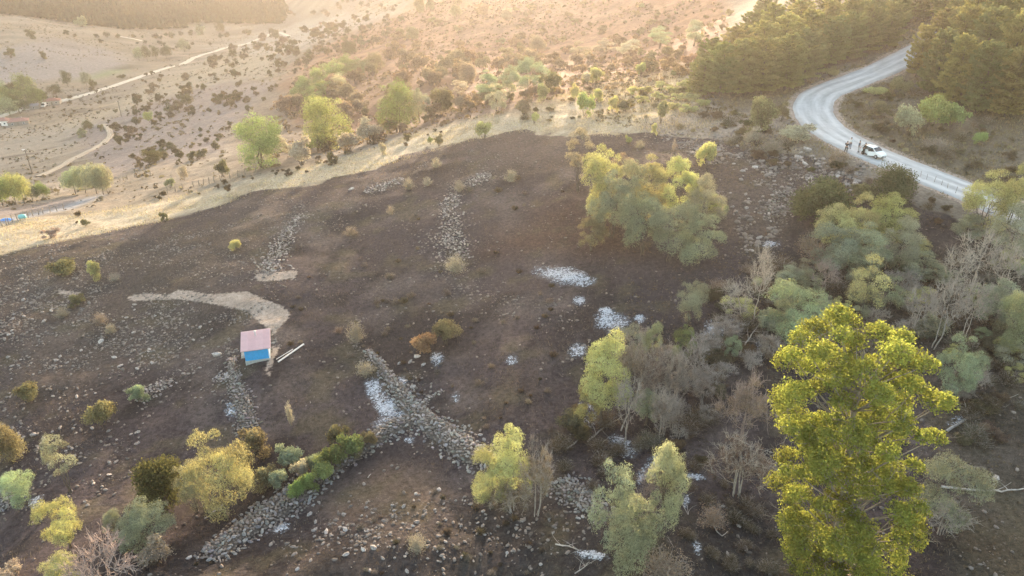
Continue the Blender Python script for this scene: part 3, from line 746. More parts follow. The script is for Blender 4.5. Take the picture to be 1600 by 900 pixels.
# ------------------------------------------------------------------ placing plants
G = {'grey': (.142, .148, .110), 'silver': (.155, .165, .125), 'yellow': (.195, .190, .100), 'green': (.092, .112, .052), 'bright': (.128, .150, .068), 'dark': (.105, .108, .060),
     'olive': (.105, .097, .060), 'brown': (.140, .108, .085), 'tan': (.185, .160, .120), 'pink': (.155, .122, .108), 'ash': (.32, .28, .25), 'orange': (.165, .110, .070), 'pine': (.19, .19, .09),
     'pineyel': (.26, .235, .105), 'drab': (.075, .070, .045), 'greybrown': (.19, .165, .14), 'white': (.30, .265, .235), 'lime': (.135, .165, .070)}  # includes the plain dark olive of the darker shrubs
for _k in G: G[_k] = tuple(v*(2.15 if _k not in ('pine', 'pineyel', 'dark', 'ash', 'white') else 1.1) for v in G[_k])
PLACED = []
def plant(kind, bx, by, ty, wpx, color, label=None, cat='tree', group=None, name=None, variant=None, wood=None, lean=None, jit=.08, rng=RNG, base=None):
    bx = 800+(bx-800)*(2625-by)/(2625-by+.52*(by-ty))       # the foot below a crown centred on bx
    g = ground1(bx, by) if base is None else np.asarray(base, float)
    _, _, dep = project(g[0], g[1], g[2]); mpp = dep/FPX
    D = math.hypot(g[0], g[1]); th = math.atan2(CAM_H-g[2], D)
    mpp = project(g[0], g[1], g[2]+(by-ty)*mpp*.55)[2]/FPX
    wm = max(wpx, 2)*mpp; V = max(by-ty, 2)*mpp
    h = V
    for _ in range(25):
        a = .42*h; b = wm*.42
        top = (h-a)*cos(th)+sqrt((a*cos(th))**2+(b*sin(th))**2)
        h = max(h*V/max(top, 1e-3), .25*wm) if abs(top-V) > .01 else h
        if h <= .25*wm: break
    lib = PROTO[kind]; vi = int(rng.integers(len(lib))) if variant is None else variant % len(lib)
    parts, h0, w0 = lib[vi]
    col = np.array(G[color] if isinstance(color, str) else color); col = col*(1+jit*rng.normal(size=3)*.5)*(1+jit*rng.normal())
    wc = G[wood] if isinstance(wood, str) else (wood if wood is not None else G['ash'])
    loc = (g[0], g[1], float(height(g[0], g[1]))-.03)
    rz = rng.uniform(0, 2*pi)
    name = name or kind
    sc = (wm/w0, wm/w0, h/h0)
    PLACED.append((g[0], g[1], wm))
    if len(parts) == 1:
        o = ob(name, parts[0][1], None, loc, col); o.rotation_euler = (0, 0, rz)
        tag(o, label, cat, group)
    else:
        o = empty(name, loc, rz, label, cat, group)
        for nm, me in parts:
            leafy = nm in ('crown', 'foliage', 'withered_leaves')
            q = ob(nm, me, o, None, col if leafy else wc)
            if nm in ('stems', 'twigs'): q['kind'] = 'stuff'
    o.scale = sc
    if lean: o.rotation_euler = (lean[0], lean[1], 0 if len(lean) < 3 else lean[2])
    return o
# ------------------------------------------------------------------ the big half gilded tree in the foreground
def big_tree():
    rng = np.random.default_rng(77)
    g = ground1(1312, 940); d = pix_dir(1350, 494); top = d*(g[1]/d[1])+[0, 0, CAM_H]
    h = top[2]-g[2]-.4; lean = top[0]-g[0]
    dm = project(g[0], g[1]-1, g[2]+h*.6)[2]; R = 132*dm/FPX*.89
    T = []
    ph = rng.uniform(0, 6, 4)
    while len(T) < 170:
        z = rng.uniform(.10, 1.0)
        prof = np.interp(z, [.08, .2, .36, .5, .66, .8, .92, 1.0], [.50, .80, .95, 1.0, 1.0, .98, .88, .62])
        a = rng.uniform(0, 2*pi)
        p3 = prof*(1+.12*sin(3*a+ph[0]+z*5)+.09*sin(5*a+ph[1]-z*8))
        r = p3*rng.random()**.38
        p = np.array([cos(a)*r*R, sin(a)*r*R, z*h*.96])
        if T and min(np.linalg.norm(p-q) for q in T) < .95: continue
        T.append(p)
    T = np.array(T); T[:, 0] += lean*T[:, 2]/h
    sg = Segs(); tr = bez(np.array([0, 0, -.4]), np.array([.3+lean*.92, .2, h*.92]), np.array([-.3+lean*.5, .3, h*.5]), 14)
    tr[1:-1] += rng.normal(size=(13, 3))*.09
    sg.poly(tr, .40, .05)
    for t in T:
        rr = math.hypot(t[0]-lean*t[2]/h, t[1]); z0 = max(h*.1, t[2]-rr*.95-.6)
        i = int(np.clip(np.searchsorted(tr[:, 2], z0), 1, 12)); st = tr[i]
        L = bez(st, t, st*.5+t*.5+np.array([0, 0, -.25*rr*.5])+rng.normal(size=3)*.25, 6)
        sg.poly(L, .055+.012*rr*(1-i/16), .012)
    twigs(rng, sg, T, 3, 1.0, .013, .4, 1., 3)
    RR = rng.uniform(.55, 1.2, len(T))*.80
    V, f, t = lobes_leaves(rng, T, RR, 125000, .112, .8, .5, .8, .25, .7, .15, -.3)
    root = empty('poplar_tree', (g[0], g[1], g[2]-.05), 0, 'tall broad leafy tree in the foreground, golden yellow on top and green below', 'tree')
    ob('trunk', wood_mesh('poplar_tree_trunk', sg, 6, noise_mat('grey_bark', (.16, .14, .115), (.30, .265, .22), 3.0, .95, .4)), root)
    ob('crown', leafy_mesh('poplar_tree_crown', V, f, t, leaf_mat('poplar_leaves', .55)), root, None, (.235, .252, .072))
    PLACED.append((g[0], g[1], 9))
big_tree()

P = plant
# central willow clump
GC = 'willows of the central clump'
for bx, by, ty, wp, c, lb, v in (
 (942,345,228,70,'yellow','tallest willow at the upper left of the central clump, yellow green top',0),
 (958,372,268,76,'grey','grey green willow at the left end of the central clump',1),
 (990,352,256,62,'grey','willow behind the left middle of the central clump with pale top',2),
 (1022,352,246,66,'yellow','yellow topped willow at the back middle of the central clump',3),
 (1062,356,246,70,'yellow','yellow topped willow at the back right of the central clump',4),
 (1100,368,272,66,'grey','willow at the right shoulder of the central clump',5),
 (1008,398,300,82,'grey','grey green willow at the front left of the central clump',0),
 (1050,408,318,80,'grey','grey green willow at the front middle of the central clump',2),
 (1098,410,330,82,'silver','silvery willow at the front right corner of the central clump',1),
 (1112,345,298,52,'yellow','small yellowish willow on the far right edge of the central clump',3),
 (925,392,338,54,'olive','low olive willow at the bottom left of the central clump',4)):
    P('willow', bx, by, ty, wp, c, lb, 'willow', GC, 'willow_tree', v)
P('thin_willow',905,300,200,46,(.27,.24,.185),'sparse pale tall tree standing left of the central willow clump','tree',None,'sparse_tree',0)
P('thin_willow',972,300,240,40,'brown','thin bare stemmed tree between the clump top and the dark slope behind','tree',None,'sparse_tree',1,wood='pink')
P('bush',1104,262,222,32,'yellow','round yellow green bush just above the right end of the central clump','bush',None,'leafy_bush')
# right hand thicket
P('dense_bush',1284,352,278,100,'dark','large dark green round bush below the rocky bank','bush',None,'dense_bush',0)
P('dense_bush',1398,315,258,72,'dark','dark green bush at the lower edge of the road','bush',None,'dense_bush',1)
P('bush',1350,312,282,44,'olive','olive bush between the rocky bank and the roadside bush','bush',None,'leafy_bush')
GR = 'willows of the right hand thicket'
for bx, by, ty, wp, c, lb, v in (
 (1300,400,318,74,'yellow','yellow tipped willow at the upper left of the right hand thicket',0),
 (1345,395,302,74,'yellow','yellow topped willow in the upper middle of the right hand thicket',1),
 (1392,392,300,76,'yellow','yellow topped willow at the upper right of the right hand thicket',5),
 (1310,432,352,76,'silver','grey green willow at the left front of the right hand thicket',2),
 (1358,440,350,72,'silver','grey green willow in the front middle of the right hand thicket',3),
 (1412,425,338,66,'silver','grey green willow at the right front of the right hand thicket',4)):
    P('willow', bx, by, ty, wp, c, lb, 'willow', GR, 'willow_tree', v)
P('gappy_willow',1356,500,400,72,'yellow','yellow topped gappy willow just above the big golden tree','willow',None,'willow_tree',0)
P('gappy_willow',1390,490,430,60,'silver','grey green willow right of the gappy yellow topped willow','willow',None,'willow_tree',1)
P('willow',1250,545,446,100,'silver','broad grey green willow left of the golden tree top','willow',None,'willow_tree',2)
P('willow',1225,520,462,50,'grey','small grey willow at the left side of the broad grey green willow','willow',None,'willow_tree',3)
P('willow',1545,372,262,86,'yellow','golden yellow willow beside the road at the right edge','willow',None,'willow_tree',0)
P('willow',1592,350,255,60,'yellow','yellow willow cut by the right edge above the grey willow','willow',None,'willow_tree',1)
P('willow',1588,410,318,80,'silver','grey green willow cut by the right edge under the yellow willows','willow',None,'willow_tree',4)
P('willow',1515,380,330,50,'grey','low grey willow left of the golden roadside willow','willow',None,'willow_tree',3)
P('willow',1560,520,430,80,'silver','grey green willow in the thicket at the right edge','willow',None,'willow_tree',5)
P('willow',1600,560,440,70,'grey','tall dull green willow cut by the right edge low in the thicket','willow',None,'willow_tree',0)
P('willow',1500,625,520,78,'silver','grey green willow peeping out right of the golden tree','willow',None,'willow_tree',1)
P('willow',1455,825,712,100,'silver','silvery leaning willow against the lower right of the golden tree','willow',None,'leaning_willow',2,lean=(.1,.42,.6))
P('bare_shrub',1480,835,770,80,'ash','pale bare branches spreading under the silvery leaning willow','dead tree',None,'bare_shrub',0)
for bx, by, ty, wp, lb, v, c in (
 (1478,545,425,80,'pale bare dead tree behind the golden tree top',0,'white'),
 (1440,530,440,60,'dead grey tree left of the pale bare dead tree',1,'ash'),
 (1520,535,430,66,'dead grey tree right of the pale bare dead tree',2,'ash'),
 (1535,450,352,74,'tall brownish bare tree under the golden roadside willow',3,'greybrown'),
 (1575,470,372,70,'tall brownish bare tree near the right edge above the dull willow',0,'greybrown'),
 (1500,470,380,56,'bare grey tree left of the tall brownish bare trees',1,'greybrown'),
 (1290,470,402,52,'pinkish bare tree left of the gappy yellow topped willow',2,'pink'),
 (1390,420,372,50,'bare grey tree in a hollow of the right hand thicket',3,'greybrown')):
    P('bare_tree', bx, by, ty, wp, c, lb, 'dead tree', None, 'bare_tree', v, wood=c)
P('bare_upright',1188,515,378,50,'pink','tall bare dead tree standing alone left of the thicket','dead tree',None,'bare_tree',0,wood='greybrown')
P('bare_upright',1168,508,430,60,'pink','shorter bare dead tree leaning beside the tall lone dead tree','dead tree',None,'bare_tree',1,wood='greybrown',lean=(0,-.35,0))
# scorched copse in the middle right
P('willow',944,668,518,84,'yellow','golden yellow willow at the left end of the scorched copse','willow',None,'willow_tree',3)
P('willow',925,665,590,52,'yellow','low yellow willow at the foot of the golden yellow willow','willow',None,'willow_tree',1)
for bx, by, ty, wp, lb, v, k in (
 (985,640,520,60,'grey scorched tree right of the golden yellow willow',0,'brown_tree'),
 (1018,640,528,64,'grey scorched tree in the middle of the scorched copse',1,'brown_tree'),
 (1058,645,545,60,'grey scorched tree at the right of the scorched copse',2,'brown_tree'),
 (980,690,585,58,'bare scorched tree with leaning pale stems in front of the copse',1,'bare_tree'),
 (1035,690,600,52,'bare scorched tree at the front middle of the copse',2,'bare_tree'),
 (1085,600,520,52,'bare scorched tree behind the right end of the copse',3,'bare_tree')):
    P(k, bx, by, ty, wp, (.25,.215,.19), lb, 'scorched tree', None, 'scorched_tree', v, wood='ash')
for bx, by, ty, wp, c, lb, v in (
 (985,575,508,52,'grey','grey green treetop at the back left of the scorched copse',2),
 (1022,570,502,34,'silver','slender silvery treetop at the back of the scorched copse',4),
 (1080,508,438,52,'grey','lone grey green tree above the scorched copse',0),
 (1072,566,506,46,'green','small fresh green tree at the back right of the scorched copse',1),
 (1145,562,524,28,'grey','small grey green tree right of the ash covered stump',2),
 (1012,665,606,50,'silver','small silvery bush low in the middle of the scorched copse',5)):
    P('willow', bx, by, ty, wp, c, lb, 'tree', None, 'small_willow', v)
P('brown_tree',1040,680,612,60,(.26,.22,.20),'low grey brown scorched bush at the front right of the copse','scorched bush',None,'scorched_bush',0,wood='ash')
P('brown_tree',1100,630,588,40,(.26,.22,.20),'small rounded scorched bush right of the copse','scorched bush',None,'scorched_bush',1,wood='ash')
P('brown_tree',1168,705,588,90,(.27,.205,.175),'rusty pink brown scorched tree left of the golden tree','scorched tree',None,'scorched_tree',2,wood='pink')
P('brown_tree',1160,775,672,104,(.22,.17,.14),'wide brown scorched tree below the rusty pink brown one','scorched tree',None,'scorched_tree',0,wood='greybrown')
# trees along the bottom
P('gappy_willow',960,860,730,84,'silver','left half of the twin topped willow at the bottom, yellow tip','willow',None,'willow_tree',1)
P('willow',1040,850,698,84,'silver','right half of the twin topped willow at the bottom','willow',None,'willow_tree',4)
P('willow',995,905,778,100,'grey','rounded grey green willow in front of the twin topped willow','willow',None,'willow_tree',0)
P('bare_upright',1012,830,735,62,'pink','reddish bare stems rising between the two tops of the bottom willow','dead tree',None,'bare_tree',1,wood='pink')
P('dry_bush',1040,905,850,80,'brown','brown dry bush at the bottom right of the twin topped willow','bush',None,'dry_bush',0)
P('willow',800,790,668,76,'yellow','yellow topped willow at the end of the long drystone wall','willow',None,'willow_tree',5)
P('willow',765,795,712,70,'yellow','low yellow willow left of the yellow topped wall end willow','willow',None,'willow_tree',2)
P('brown_tree',838,806,700,66,(.24,.20,.15),'grey brown half withered tree right of the wall end willow','tree',None,'withered_tree',1,wood='ash')
P('brown_tree',800,800,740,90,(.23,.185,.14),'brown withered undergrowth tree in front of the wall end willow','tree',None,'withered_tree',2,wood='ash')
P('bare_tree',832,728,676,22,'ash','thin bare sapling just right of the yellow willow top','dead tree',None,'bare_sapling',0)
# bottom left group
P('willow',338,808,672,116,'yellow','large yellow green willow at the lower left by the drystone wall','willow',None,'willow_tree',1)
P('willow',298,800,718,60,'grey','grey green willow on the left flank of the large lower left willow','willow',None,'willow_tree',0)
P('dense_bush',247,795,708,72,(.12,.122,.058),'dense dark olive rounded tree left of the large lower left willow','tree',None,'dense_tree',2)
P('willow',94,856,776,62,'yellow','pale yellow green tree with flat top in the lower left corner','tree',None,'small_willow',2)
P('willow',222,852,780,84,'silver','silvery yellow tree right of the flat topped lower left tree','tree',None,'small_willow',3)
P('willow',175,830,795,40,'grey','small grey tree left of the silvery yellow tree','tree',None,'small_willow',5)
P('bare_shrub',152,925,830,116,'pink','pink bare twiggy tree at the bottom left edge','dead tree',None,'bare_shrub',1,wood='pink')
P('willow',92,925,862,70,'yellow','yellow green bush at the bottom edge left of the pink bare tree','bush',None,'small_willow',4)
P('thin_willow',92,770,676,52,'grey','thin grey green tree high in the lower left corner','tree',None,'thin_tree',2)
P('willow',28,790,728,56,'silver','grey green tree at the left edge beside the small drystone wall','tree',None,'small_willow',0)
P('dense_bush',2,722,662,50,'olive','olive bush cut by the left edge','bush',None,'dense_bush',0)
P('bush',14,905,880,50,'greybrown','grey brown bush in the bottom left corner','bush',None,'leafy_bush')
P('bush',240,880,840,54,'greybrown','grey brown scrub bush below the silvery yellow tree','bush',None,'leafy_bush')
# bushes along the lower left drystone wall
for bx, by, ty, wp, c, lb in (
 (396,706,662,50,'olive','olive bush right of the large lower left willow'),
 (382,740,690,40,'drab','dark bush between the large willow and the wall bushes'),
 (446,728,694,44,'silver','silver grey bush behind the drystone wall'),
 (438,764,730,34,'silver','small silver bush touching the drystone wall'),
 (462,780,750,32,'lime','bright green bush at the lower end of the wall hedge'),
 (478,768,736,30,'bright','fresh green bush second up the wall hedge'),
 (500,752,714,38,'bright','fresh green bush third up the wall hedge'),
 (520,735,694,42,'green','green bush fourth up the wall hedge'),
 (545,718,676,42,'green','green bush at the upper end of the wall hedge'),
 (528,700,664,34,'olive','olive bush behind the upper end of the wall hedge'),
 (560,708,682,28,'olive','small olive bush at the top end of the wall hedge'),
 (578,696,672,26,'olive','low olive bush on the wall just below the junction'),
 (492,735,704,30,'grey','grey green bush behind the middle of the wall hedge'),
 (470,745,716,30,'greybrown','grey brown bush between the silver bushes and the wall hedge'),
 (420,760,726,40,'olive','olive bush behind the small silver bush')):
    P('bush', bx, by, ty, wp, c, lb, 'bush', 'bushes along the lower left drystone wall', 'leafy_bush')
# bushes on the burnt slope
for bx, by, ty, wp, c, lb, k in (
 (95,428,400,46,'olive','olive bush near the left edge of the burnt slope','bush'),
 (147,436,404,24,'yellow','upright yellow green bush beside the olive one','bush'),
 (178,440,424,20,'ash','small pale grey dry bush right of the upright yellow green bush','dry_bush'),
 (367,392,374,20,'yellow','small yellow bush alone in the middle of the upper burnt slope','bush'),
 (122,477,458,26,'olive','small olive bush left of the pale path end','bush'),
 (95,496,478,24,'tan','small tan dry bush below the olive bush near the path','dry_bush'),
 (155,506,486,24,'brown','small brown bush below the pale path','dry_bush'),
 (172,520,504,18,'tan','tiny tan tuft right of the small brown bush','dry_bush'),
 (40,625,592,36,'olive','olive bush at the left edge of the stony slope','bush'),
 (155,665,624,50,'olive','wide olive brown bush low on the stony slope','bush'),
 (212,627,598,30,'silver','grey green bush on the stony slope right of centre','bush'),
 (452,665,626,14,'tan','slim pale dry sapling alone below the hut','dry_tall'),
 (668,552,516,44,'orange','orange leaved bush in the middle of the burnt slope','bush'),
 (696,538,500,46,'olive','olive bush joined to the orange leaved bush','bush'),
 (570,584,562,36,'tan','tan bush at the top of the long drystone wall','dry_bush'),
 (556,534,500,30,'tan','pale dry bush above the long drystone wall','dry_bush'),
 (547,368,352,24,'brown','small brown bush in the upper middle burnt slope','dry_bush'),
 (638,296,276,20,'tan','tan dry bush left of the upper rubble patch','dry_bush'),
 (668,290,276,18,'tan','small tan bush right of the upper tan dry bush','dry_bush'),
 (718,300,280,20,'tan','straw coloured bush at the head of the rubble line','dry_bush'),
 (712,425,395,34,'tan','straw coloured bush at the foot of the rubble line','dry_bush'),
 (798,284,264,22,'tan','straw coloured bush high on the flare tinted slope','dry_bush'),
 (652,860,832,34,'tan','pale dry bush on the stony ground at the bottom middle','dry_bush'),
 (682,262,246,18,'tan','tan bush under the upper edge of the burn','dry_bush'),
 (610,335,320,14,'tan','tiny tan tuft on the plain upper burnt slope','dry_bush'),
 (1285,420,376,60,'brown','rusty brown bush left of the right hand thicket','dry_bush'),
 (1265,395,362,40,'brown','rusty bush below the large dark green bush','dry_bush'),
 (1115,820,786,50,'brown','brown dry bush below the wide brown scorched tree','dry_bush')):
    P(k, bx, by, ty, wp, c, lb, 'bush', None, 'dry_bush' if k.startswith('dry') else 'leafy_bush')
# bushes along the straw strip and the upper edge of the burn
for bx, by, ty, wp, c, lb, k in (
 (756,218,190,28,'yellow','yellow green round bush on the upper edge of the burn','bush'),
 (686,228,210,16,'olive','small olive bush on the straw strip left of the yellow green round one','bush'),
 (672,226,214,9,'green','tiny green sprout on the straw strip','bush'),
 (518,257,238,18,'drab','dark shrub on the straw strip below the middle tall tree','shrub'),
 (346,276,248,24,'drab','dark shrub left of the left tall tree','bush'),
 (256,347,331,14,'drab','dark shrub exactly on the edge of the burn at the left','shrub'),
 (133,353,342,14,'drab','small dark shrub on the left straw strip','shrub'),
 (78,372,357,28,'greybrown','wide grey shrub on the left straw strip','shrub'),
 (635,220,208,14,'drab','grey shrub on the straw strip under the right tall tree','shrub'),
 (597,242,222,14,'greybrown','thin grey shrub on the straw strip','shrub'),
 (915,183,146,30,'bright','bright yellow green tree on the ridge strip','bush'),
 (935,158,138,20,'yellow','small yellow bush above the bright yellow green tree','bush'),
 (934,128,106,28,'yellow','yellow green bush high on the ridge strip','bush'),
 (918,132,114,18,'tan','pale bush touching the high yellow green bush','bush'),
 (1002,118,98,17,'bright','small round yellow tree below the pale green trees','bush'),
 (850,158,131,24,'yellow','yellowish bush behind the straw strip','bush'),
 (898,158,130,16,'yellow','slim yellow bush left of the bright yellow green tree','bush'),
 (820,180,152,30,'brown','brown bush at the start of the ridge strip','bush'),
 (835,194,176,16,'yellow','small yellow bush at the burn edge under the brown bush','bush'),
 (1034,193,158,25,'olive','upright olive bush in the middle of the ridge strip','bush'),
 (957,176,150,18,'yellow','small tree left of the low ridge bushes','bush'),
 (978,174,154,32,'olive','low spread bush in the ridge strip','bush'),
 (960,138,126,16,'greybrown','small grey bush on the ridge strip','bush'),
 (981,226,212,12,'bright','tiny bright yellow bush above the central clump','bush'),
 (1022,212,192,10,'yellow','thin yellow sapling under the upright olive bush','bush'),
 (1000,232,218,18,'tan','straw bush behind the central clump','dry_bush'),
 (1054,236,216,8,'tan','thin straw sapling behind the central clump','dry_tall')):
    P(k, bx, by, ty, wp, c, lb, 'bush', None, 'dry_bush' if k.startswith('dry') else 'leafy_bush')
# low yellow scrub on the ridge strip by the pines
for bx, by in ((1010,140),(1035,134),(1050,140),(1070,132),(1028,150),(1060,152),(1080,150),(1095,160),(1005,155),(990,142),(1050,165),(1075,170)):
    P('shrub', bx, by+6, by-6, RNG.uniform(22, 34), 'yellow', 'low yellow scrub on the sunlit ridge beside the pines', 'scrub', 'low yellow scrub on the ridge', 'low_shrub')
# scrub beside the road
for bx, by, ty, wp, c, lb, k in (
 (1196,212,152,52,'olive','olive bush at the left of the road bend','bush'),
 (1222,190,160,28,'olive','small bush touching the road bend','bush'),
 (1250,222,192,56,'greybrown','wide brownish bush above the boulders','bush'),
 (1180,228,200,40,'greybrown','brownish bush left of the boulders','bush'),
 (1206,240,214,40,'brown','brown dry bush at the head of the rocky bank','dry_bush'),
 (1420,212,166,46,'silver','pale green bush inside the road bend, left','bush'),
 (1452,204,150,60,'bright','large pale green bush inside the road bend, middle','bush'),
 (1490,206,160,46,'bright','green bush inside the road bend, right','bush'),
 (1380,185,160,40,'olive','low scrub at the inner kerb of the bend','bush'),
 (1405,150,122,34,'olive','orange tinged bush under the leftmost pine right of the road','bush'),
 (1370,150,135,40,'yellow','yellow low bush inside the bend','bush'),
 (1532,226,206,22,'bright','small bright bush on the bare ground at the right','bush'),
 (1465,235,214,50,'brown','brown dry scrub across the road from the car','dry_bush'),
 (1300,120,104,24,'olive','bush on the verge under the left pines','bush'),
 (1340,95,78,30,'olive','bush on the upper verge under the left pines','bush'),
 (1310,262,232,34,'brown','brown dry bush below the people','dry_bush'),
 (1390,276,262,24,'brown','dry bush on the road verge below the car','dry_bush')):
    P(k, bx, by, ty, wp, c, lb, 'bush', None, 'dry_bush' if k.startswith('dry') else 'leafy_bush')

# ------------------------------------------------------------------ pines either side of the road
left_p = [(1098,150,92,62),(1128,150,70,66),(1160,148,64,70),(1196,148,62,70),(1232,142,58,66),(1262,128,48,62),(1110,128,62,56),(1150,118,44,60),(1190,112,36,62),(1228,108,26,64),(1268,100,20,62),(1302,104,30,56),(1330,92,22,54),(1362,84,14,54),
 (1392,76,6,50),(1170,88,22,50),(1210,80,10,54),(1250,72,2,56),(1295,76,4,54),(1330,62,-10,50),(1370,54,-14,50),(1405,48,-18,46),(1440,32,-26,44),(1196,52,-4,44),(1480,28,-30,44),(1250,40,-20,46),(1300,40,-22,46),(1345,30,-30,46),(1400,22,-36,44)]
ORD = ['leftmost', 'second from the left', 'third from the left', 'fourth from the left', 'fifth from the left', 'sixth from the left', 'seventh from the left', 'eighth from the left', 'ninth from the left', 'tenth from the left', 'eleventh from the left', 'twelfth from the left']
def row_labels(lst, rows, side):
    out = {}
    for nm, lo, hi in rows:
        m = sorted([p for p in lst if lo <= p[1] < hi], key=lambda p: p[0])
        for i, p in enumerate(m): out[p] = '%s pine in the %s row of the stand %s of the road' % (ORD[i], nm, side)
    return out
LL = row_labels(left_p, (('front', 134, 999), ('second', 100, 134), ('third', 70, 100), ('fourth', 45, 70), ('back', -99, 45)), 'left')
for i, (bx, by, ty, wp) in enumerate(left_p):
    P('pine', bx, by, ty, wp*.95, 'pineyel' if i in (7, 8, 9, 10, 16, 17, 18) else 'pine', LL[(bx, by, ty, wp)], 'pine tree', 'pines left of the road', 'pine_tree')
right_p = [(1440,122,42,44),(1470,150,50,60),(1500,165,60,64),(1540,178,70,70),(1585,186,80,74),(1470,108,18,56),(1505,120,14,62),(1545,130,16,66),(1585,140,20,68),(1625,170,50,74),(1520,80,-14,58),(1560,90,-16,62),(1600,100,-14,64),(1580,50,-40,60),(1540,46,-40,56),(1500,60,-20,50),(1620,60,-40,60),(1640,130,0,66)]
LR = row_labels(right_p, (('front', 145, 999), ('second', 105, 145), ('third', 70, 105), ('back', -99, 70)), 'right')
for i, (bx, by, ty, wp) in enumerate(right_p):
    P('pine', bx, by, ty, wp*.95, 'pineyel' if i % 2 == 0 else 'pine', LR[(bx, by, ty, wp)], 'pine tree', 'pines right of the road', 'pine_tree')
P('far_pine',1195,38,-6,30,'pine','dark lone pine at the top behind the left stand','pine tree',None,'pine_tree',2)

# ------------------------------------------------------------------ trees in the gully and on the middle hill
for bx, by, ty, wp, c, lb, k in (
 (402,262,176,82,'bright','left one of the three tall green trees beyond the straw strip','poplar'),
 (506,236,150,76,'bright','middle one of the three tall green trees beyond the straw strip','poplar'),
 (620,206,128,64,'green','right one of the three tall green trees beyond the straw strip','poplar'),
 (432,246,206,34,'greybrown','grey tree leaning on the left tall green tree','willow'),
 (470,258,214,40,'greybrown','grey bush between the left and middle tall trees','bush'),
 (545,238,205,40,'greybrown','grey bush at the foot of the middle tall tree','bush'),
 (575,225,186,44,'greybrown','grey green bush between the middle and right tall trees','bush'),
 (655,192,140,34,'grey','pale tree right of the right tall green tree','willow'),
 (690,178,138,38,'drab','dark rounded tree in the gully','dense_bush'),
 (718,168,126,36,'greybrown','pale thin tree in the gully','thin_willow'),
 (730,132,98,30,'brown','rusty round tree on the lower orange hill','dense_bush'),
 (765,162,112,44,'grey','pale willow at the left of the gully willow row','willow'),
 (795,152,104,40,'grey','pale willow second in the gully willow row','willow'),
 (828,148,92,58,'grey','largest pale willow of the gully willow row','willow'),
 (775,178,132,40,'greybrown','grey willow in front of the gully willow row','willow'),
 (862,148,112,34,'drab','dark bush at the right end of the gully willow row','bush'),
 (905,98,66,44,'greybrown','pale tree below the pale green pair of trees','willow'),
 (945,90,62,42,'greybrown','pale tree second below the pale green pair','willow'),
 (985,90,62,40,'greybrown','pale tree right of the second pale tree','willow'),
 (1032,76,42,38,'silver','left one of the pale green pair of trees on the far hill','willow'),
 (1086,72,34,34,'silver','right one of the pale green pair of trees on the far hill','willow'),
 (840,82,56,28,'brown','brown round bush in the middle of the far hill','dense_bush'),
 (655,22,-2,16,'olive','left one of two dark trees on the skyline of the orange hill','dense_bush'),
 (672,18,-4,14,'olive','right one of two dark trees on the skyline of the orange hill','dense_bush'),
 (713,26,8,20,'olive','olive bush on the top of the orange hill','dense_bush'),
 (755,24,6,20,'brown','brown bush on the top of the orange hill','dense_bush'),
 (792,32,14,20,'brown','brown bush right of the top bushes on the orange hill','dense_bush'),
 (545,86,64,24,'drab','dark bush at the top of the fresh green grove','dense_bush'),
 (644,62,42,22,'olive','olive bush on the left flank of the orange hill','dense_bush'),
 (625,60,44,14,'olive','small olive bush on the left flank of the orange hill','dense_bush')):
    P(k, bx, by, ty, wp, c, lb, 'tree', None, 'leafy_bush' if k in ('bush', 'dense_bush') else 'gully_tree')
# fresh green grove
for i, (bx, by, ty, wp, c) in enumerate(((475,152,118,34,'bright'),(498,142,106,34,'bright'),(520,132,94,34,'bright'),(540,120,86,34,'green'),(505,156,124,30,'green'),(485,166,136,30,'green'),(530,146,116,30,'greybrown'),(560,120,90,30,'olive'),(585,110,82,34,'olive'),(462,160,136,24,'bright'))):
    P('poplar', bx, by, ty, wp, c, ('fresh green tree in the grove at the head of the gully' if c in ('bright', 'green') else 'brownish tree at the edge of the fresh green grove'), 'tree', 'trees of the fresh green grove', 'grove_tree')
# gully scrub
rng_g = np.random.default_rng(5)
for i in range(95):
    while True:
        x = rng_g.uniform(440, 860); y = rng_g.uniform(90, 250)
        lo = np.interp(x, [440, 560, 700, 860], [262, 228, 186, 150]); hi = np.interp(x, [440, 560, 700, 860], [150, 110, 95, 95])
        if hi < y < lo: break
    s = rng_g.uniform(13, 34)
    c = [(.24,.19,.15),(.27,.21,.165),(.20,.17,.125),(.25,.19,.14)][rng_g.integers(4)]
    P(('shrub', 'bush', 'bush')[i % 3], x, y, y-s*.85, s, c, 'brownish grey bush of the scrub filling the gully', 'bush', 'scrub bushes of the gully', 'gully_shrub', rng=rng_g)
for i in range(150):
    while True:
        x = rng_g.uniform(560, 1140); y = rng_g.uniform(8, 120)
        if y > np.interp(x, [560, 640, 700, 1140], [75, 20, 0, 0])+3: break
    s = rng_g.uniform(8, 22)*(.6+y/160)
    c = [(.25,.18,.125),(.28,.205,.145),(.20,.16,.11),(.23,.20,.125)][rng_g.integers(4)]
    P('shrub', x, y, y-s*.7, s, c, 'rusty bush scattered over the orange hill', 'bush', 'bushes on the orange hill', 'hill_shrub', rng=rng_g)

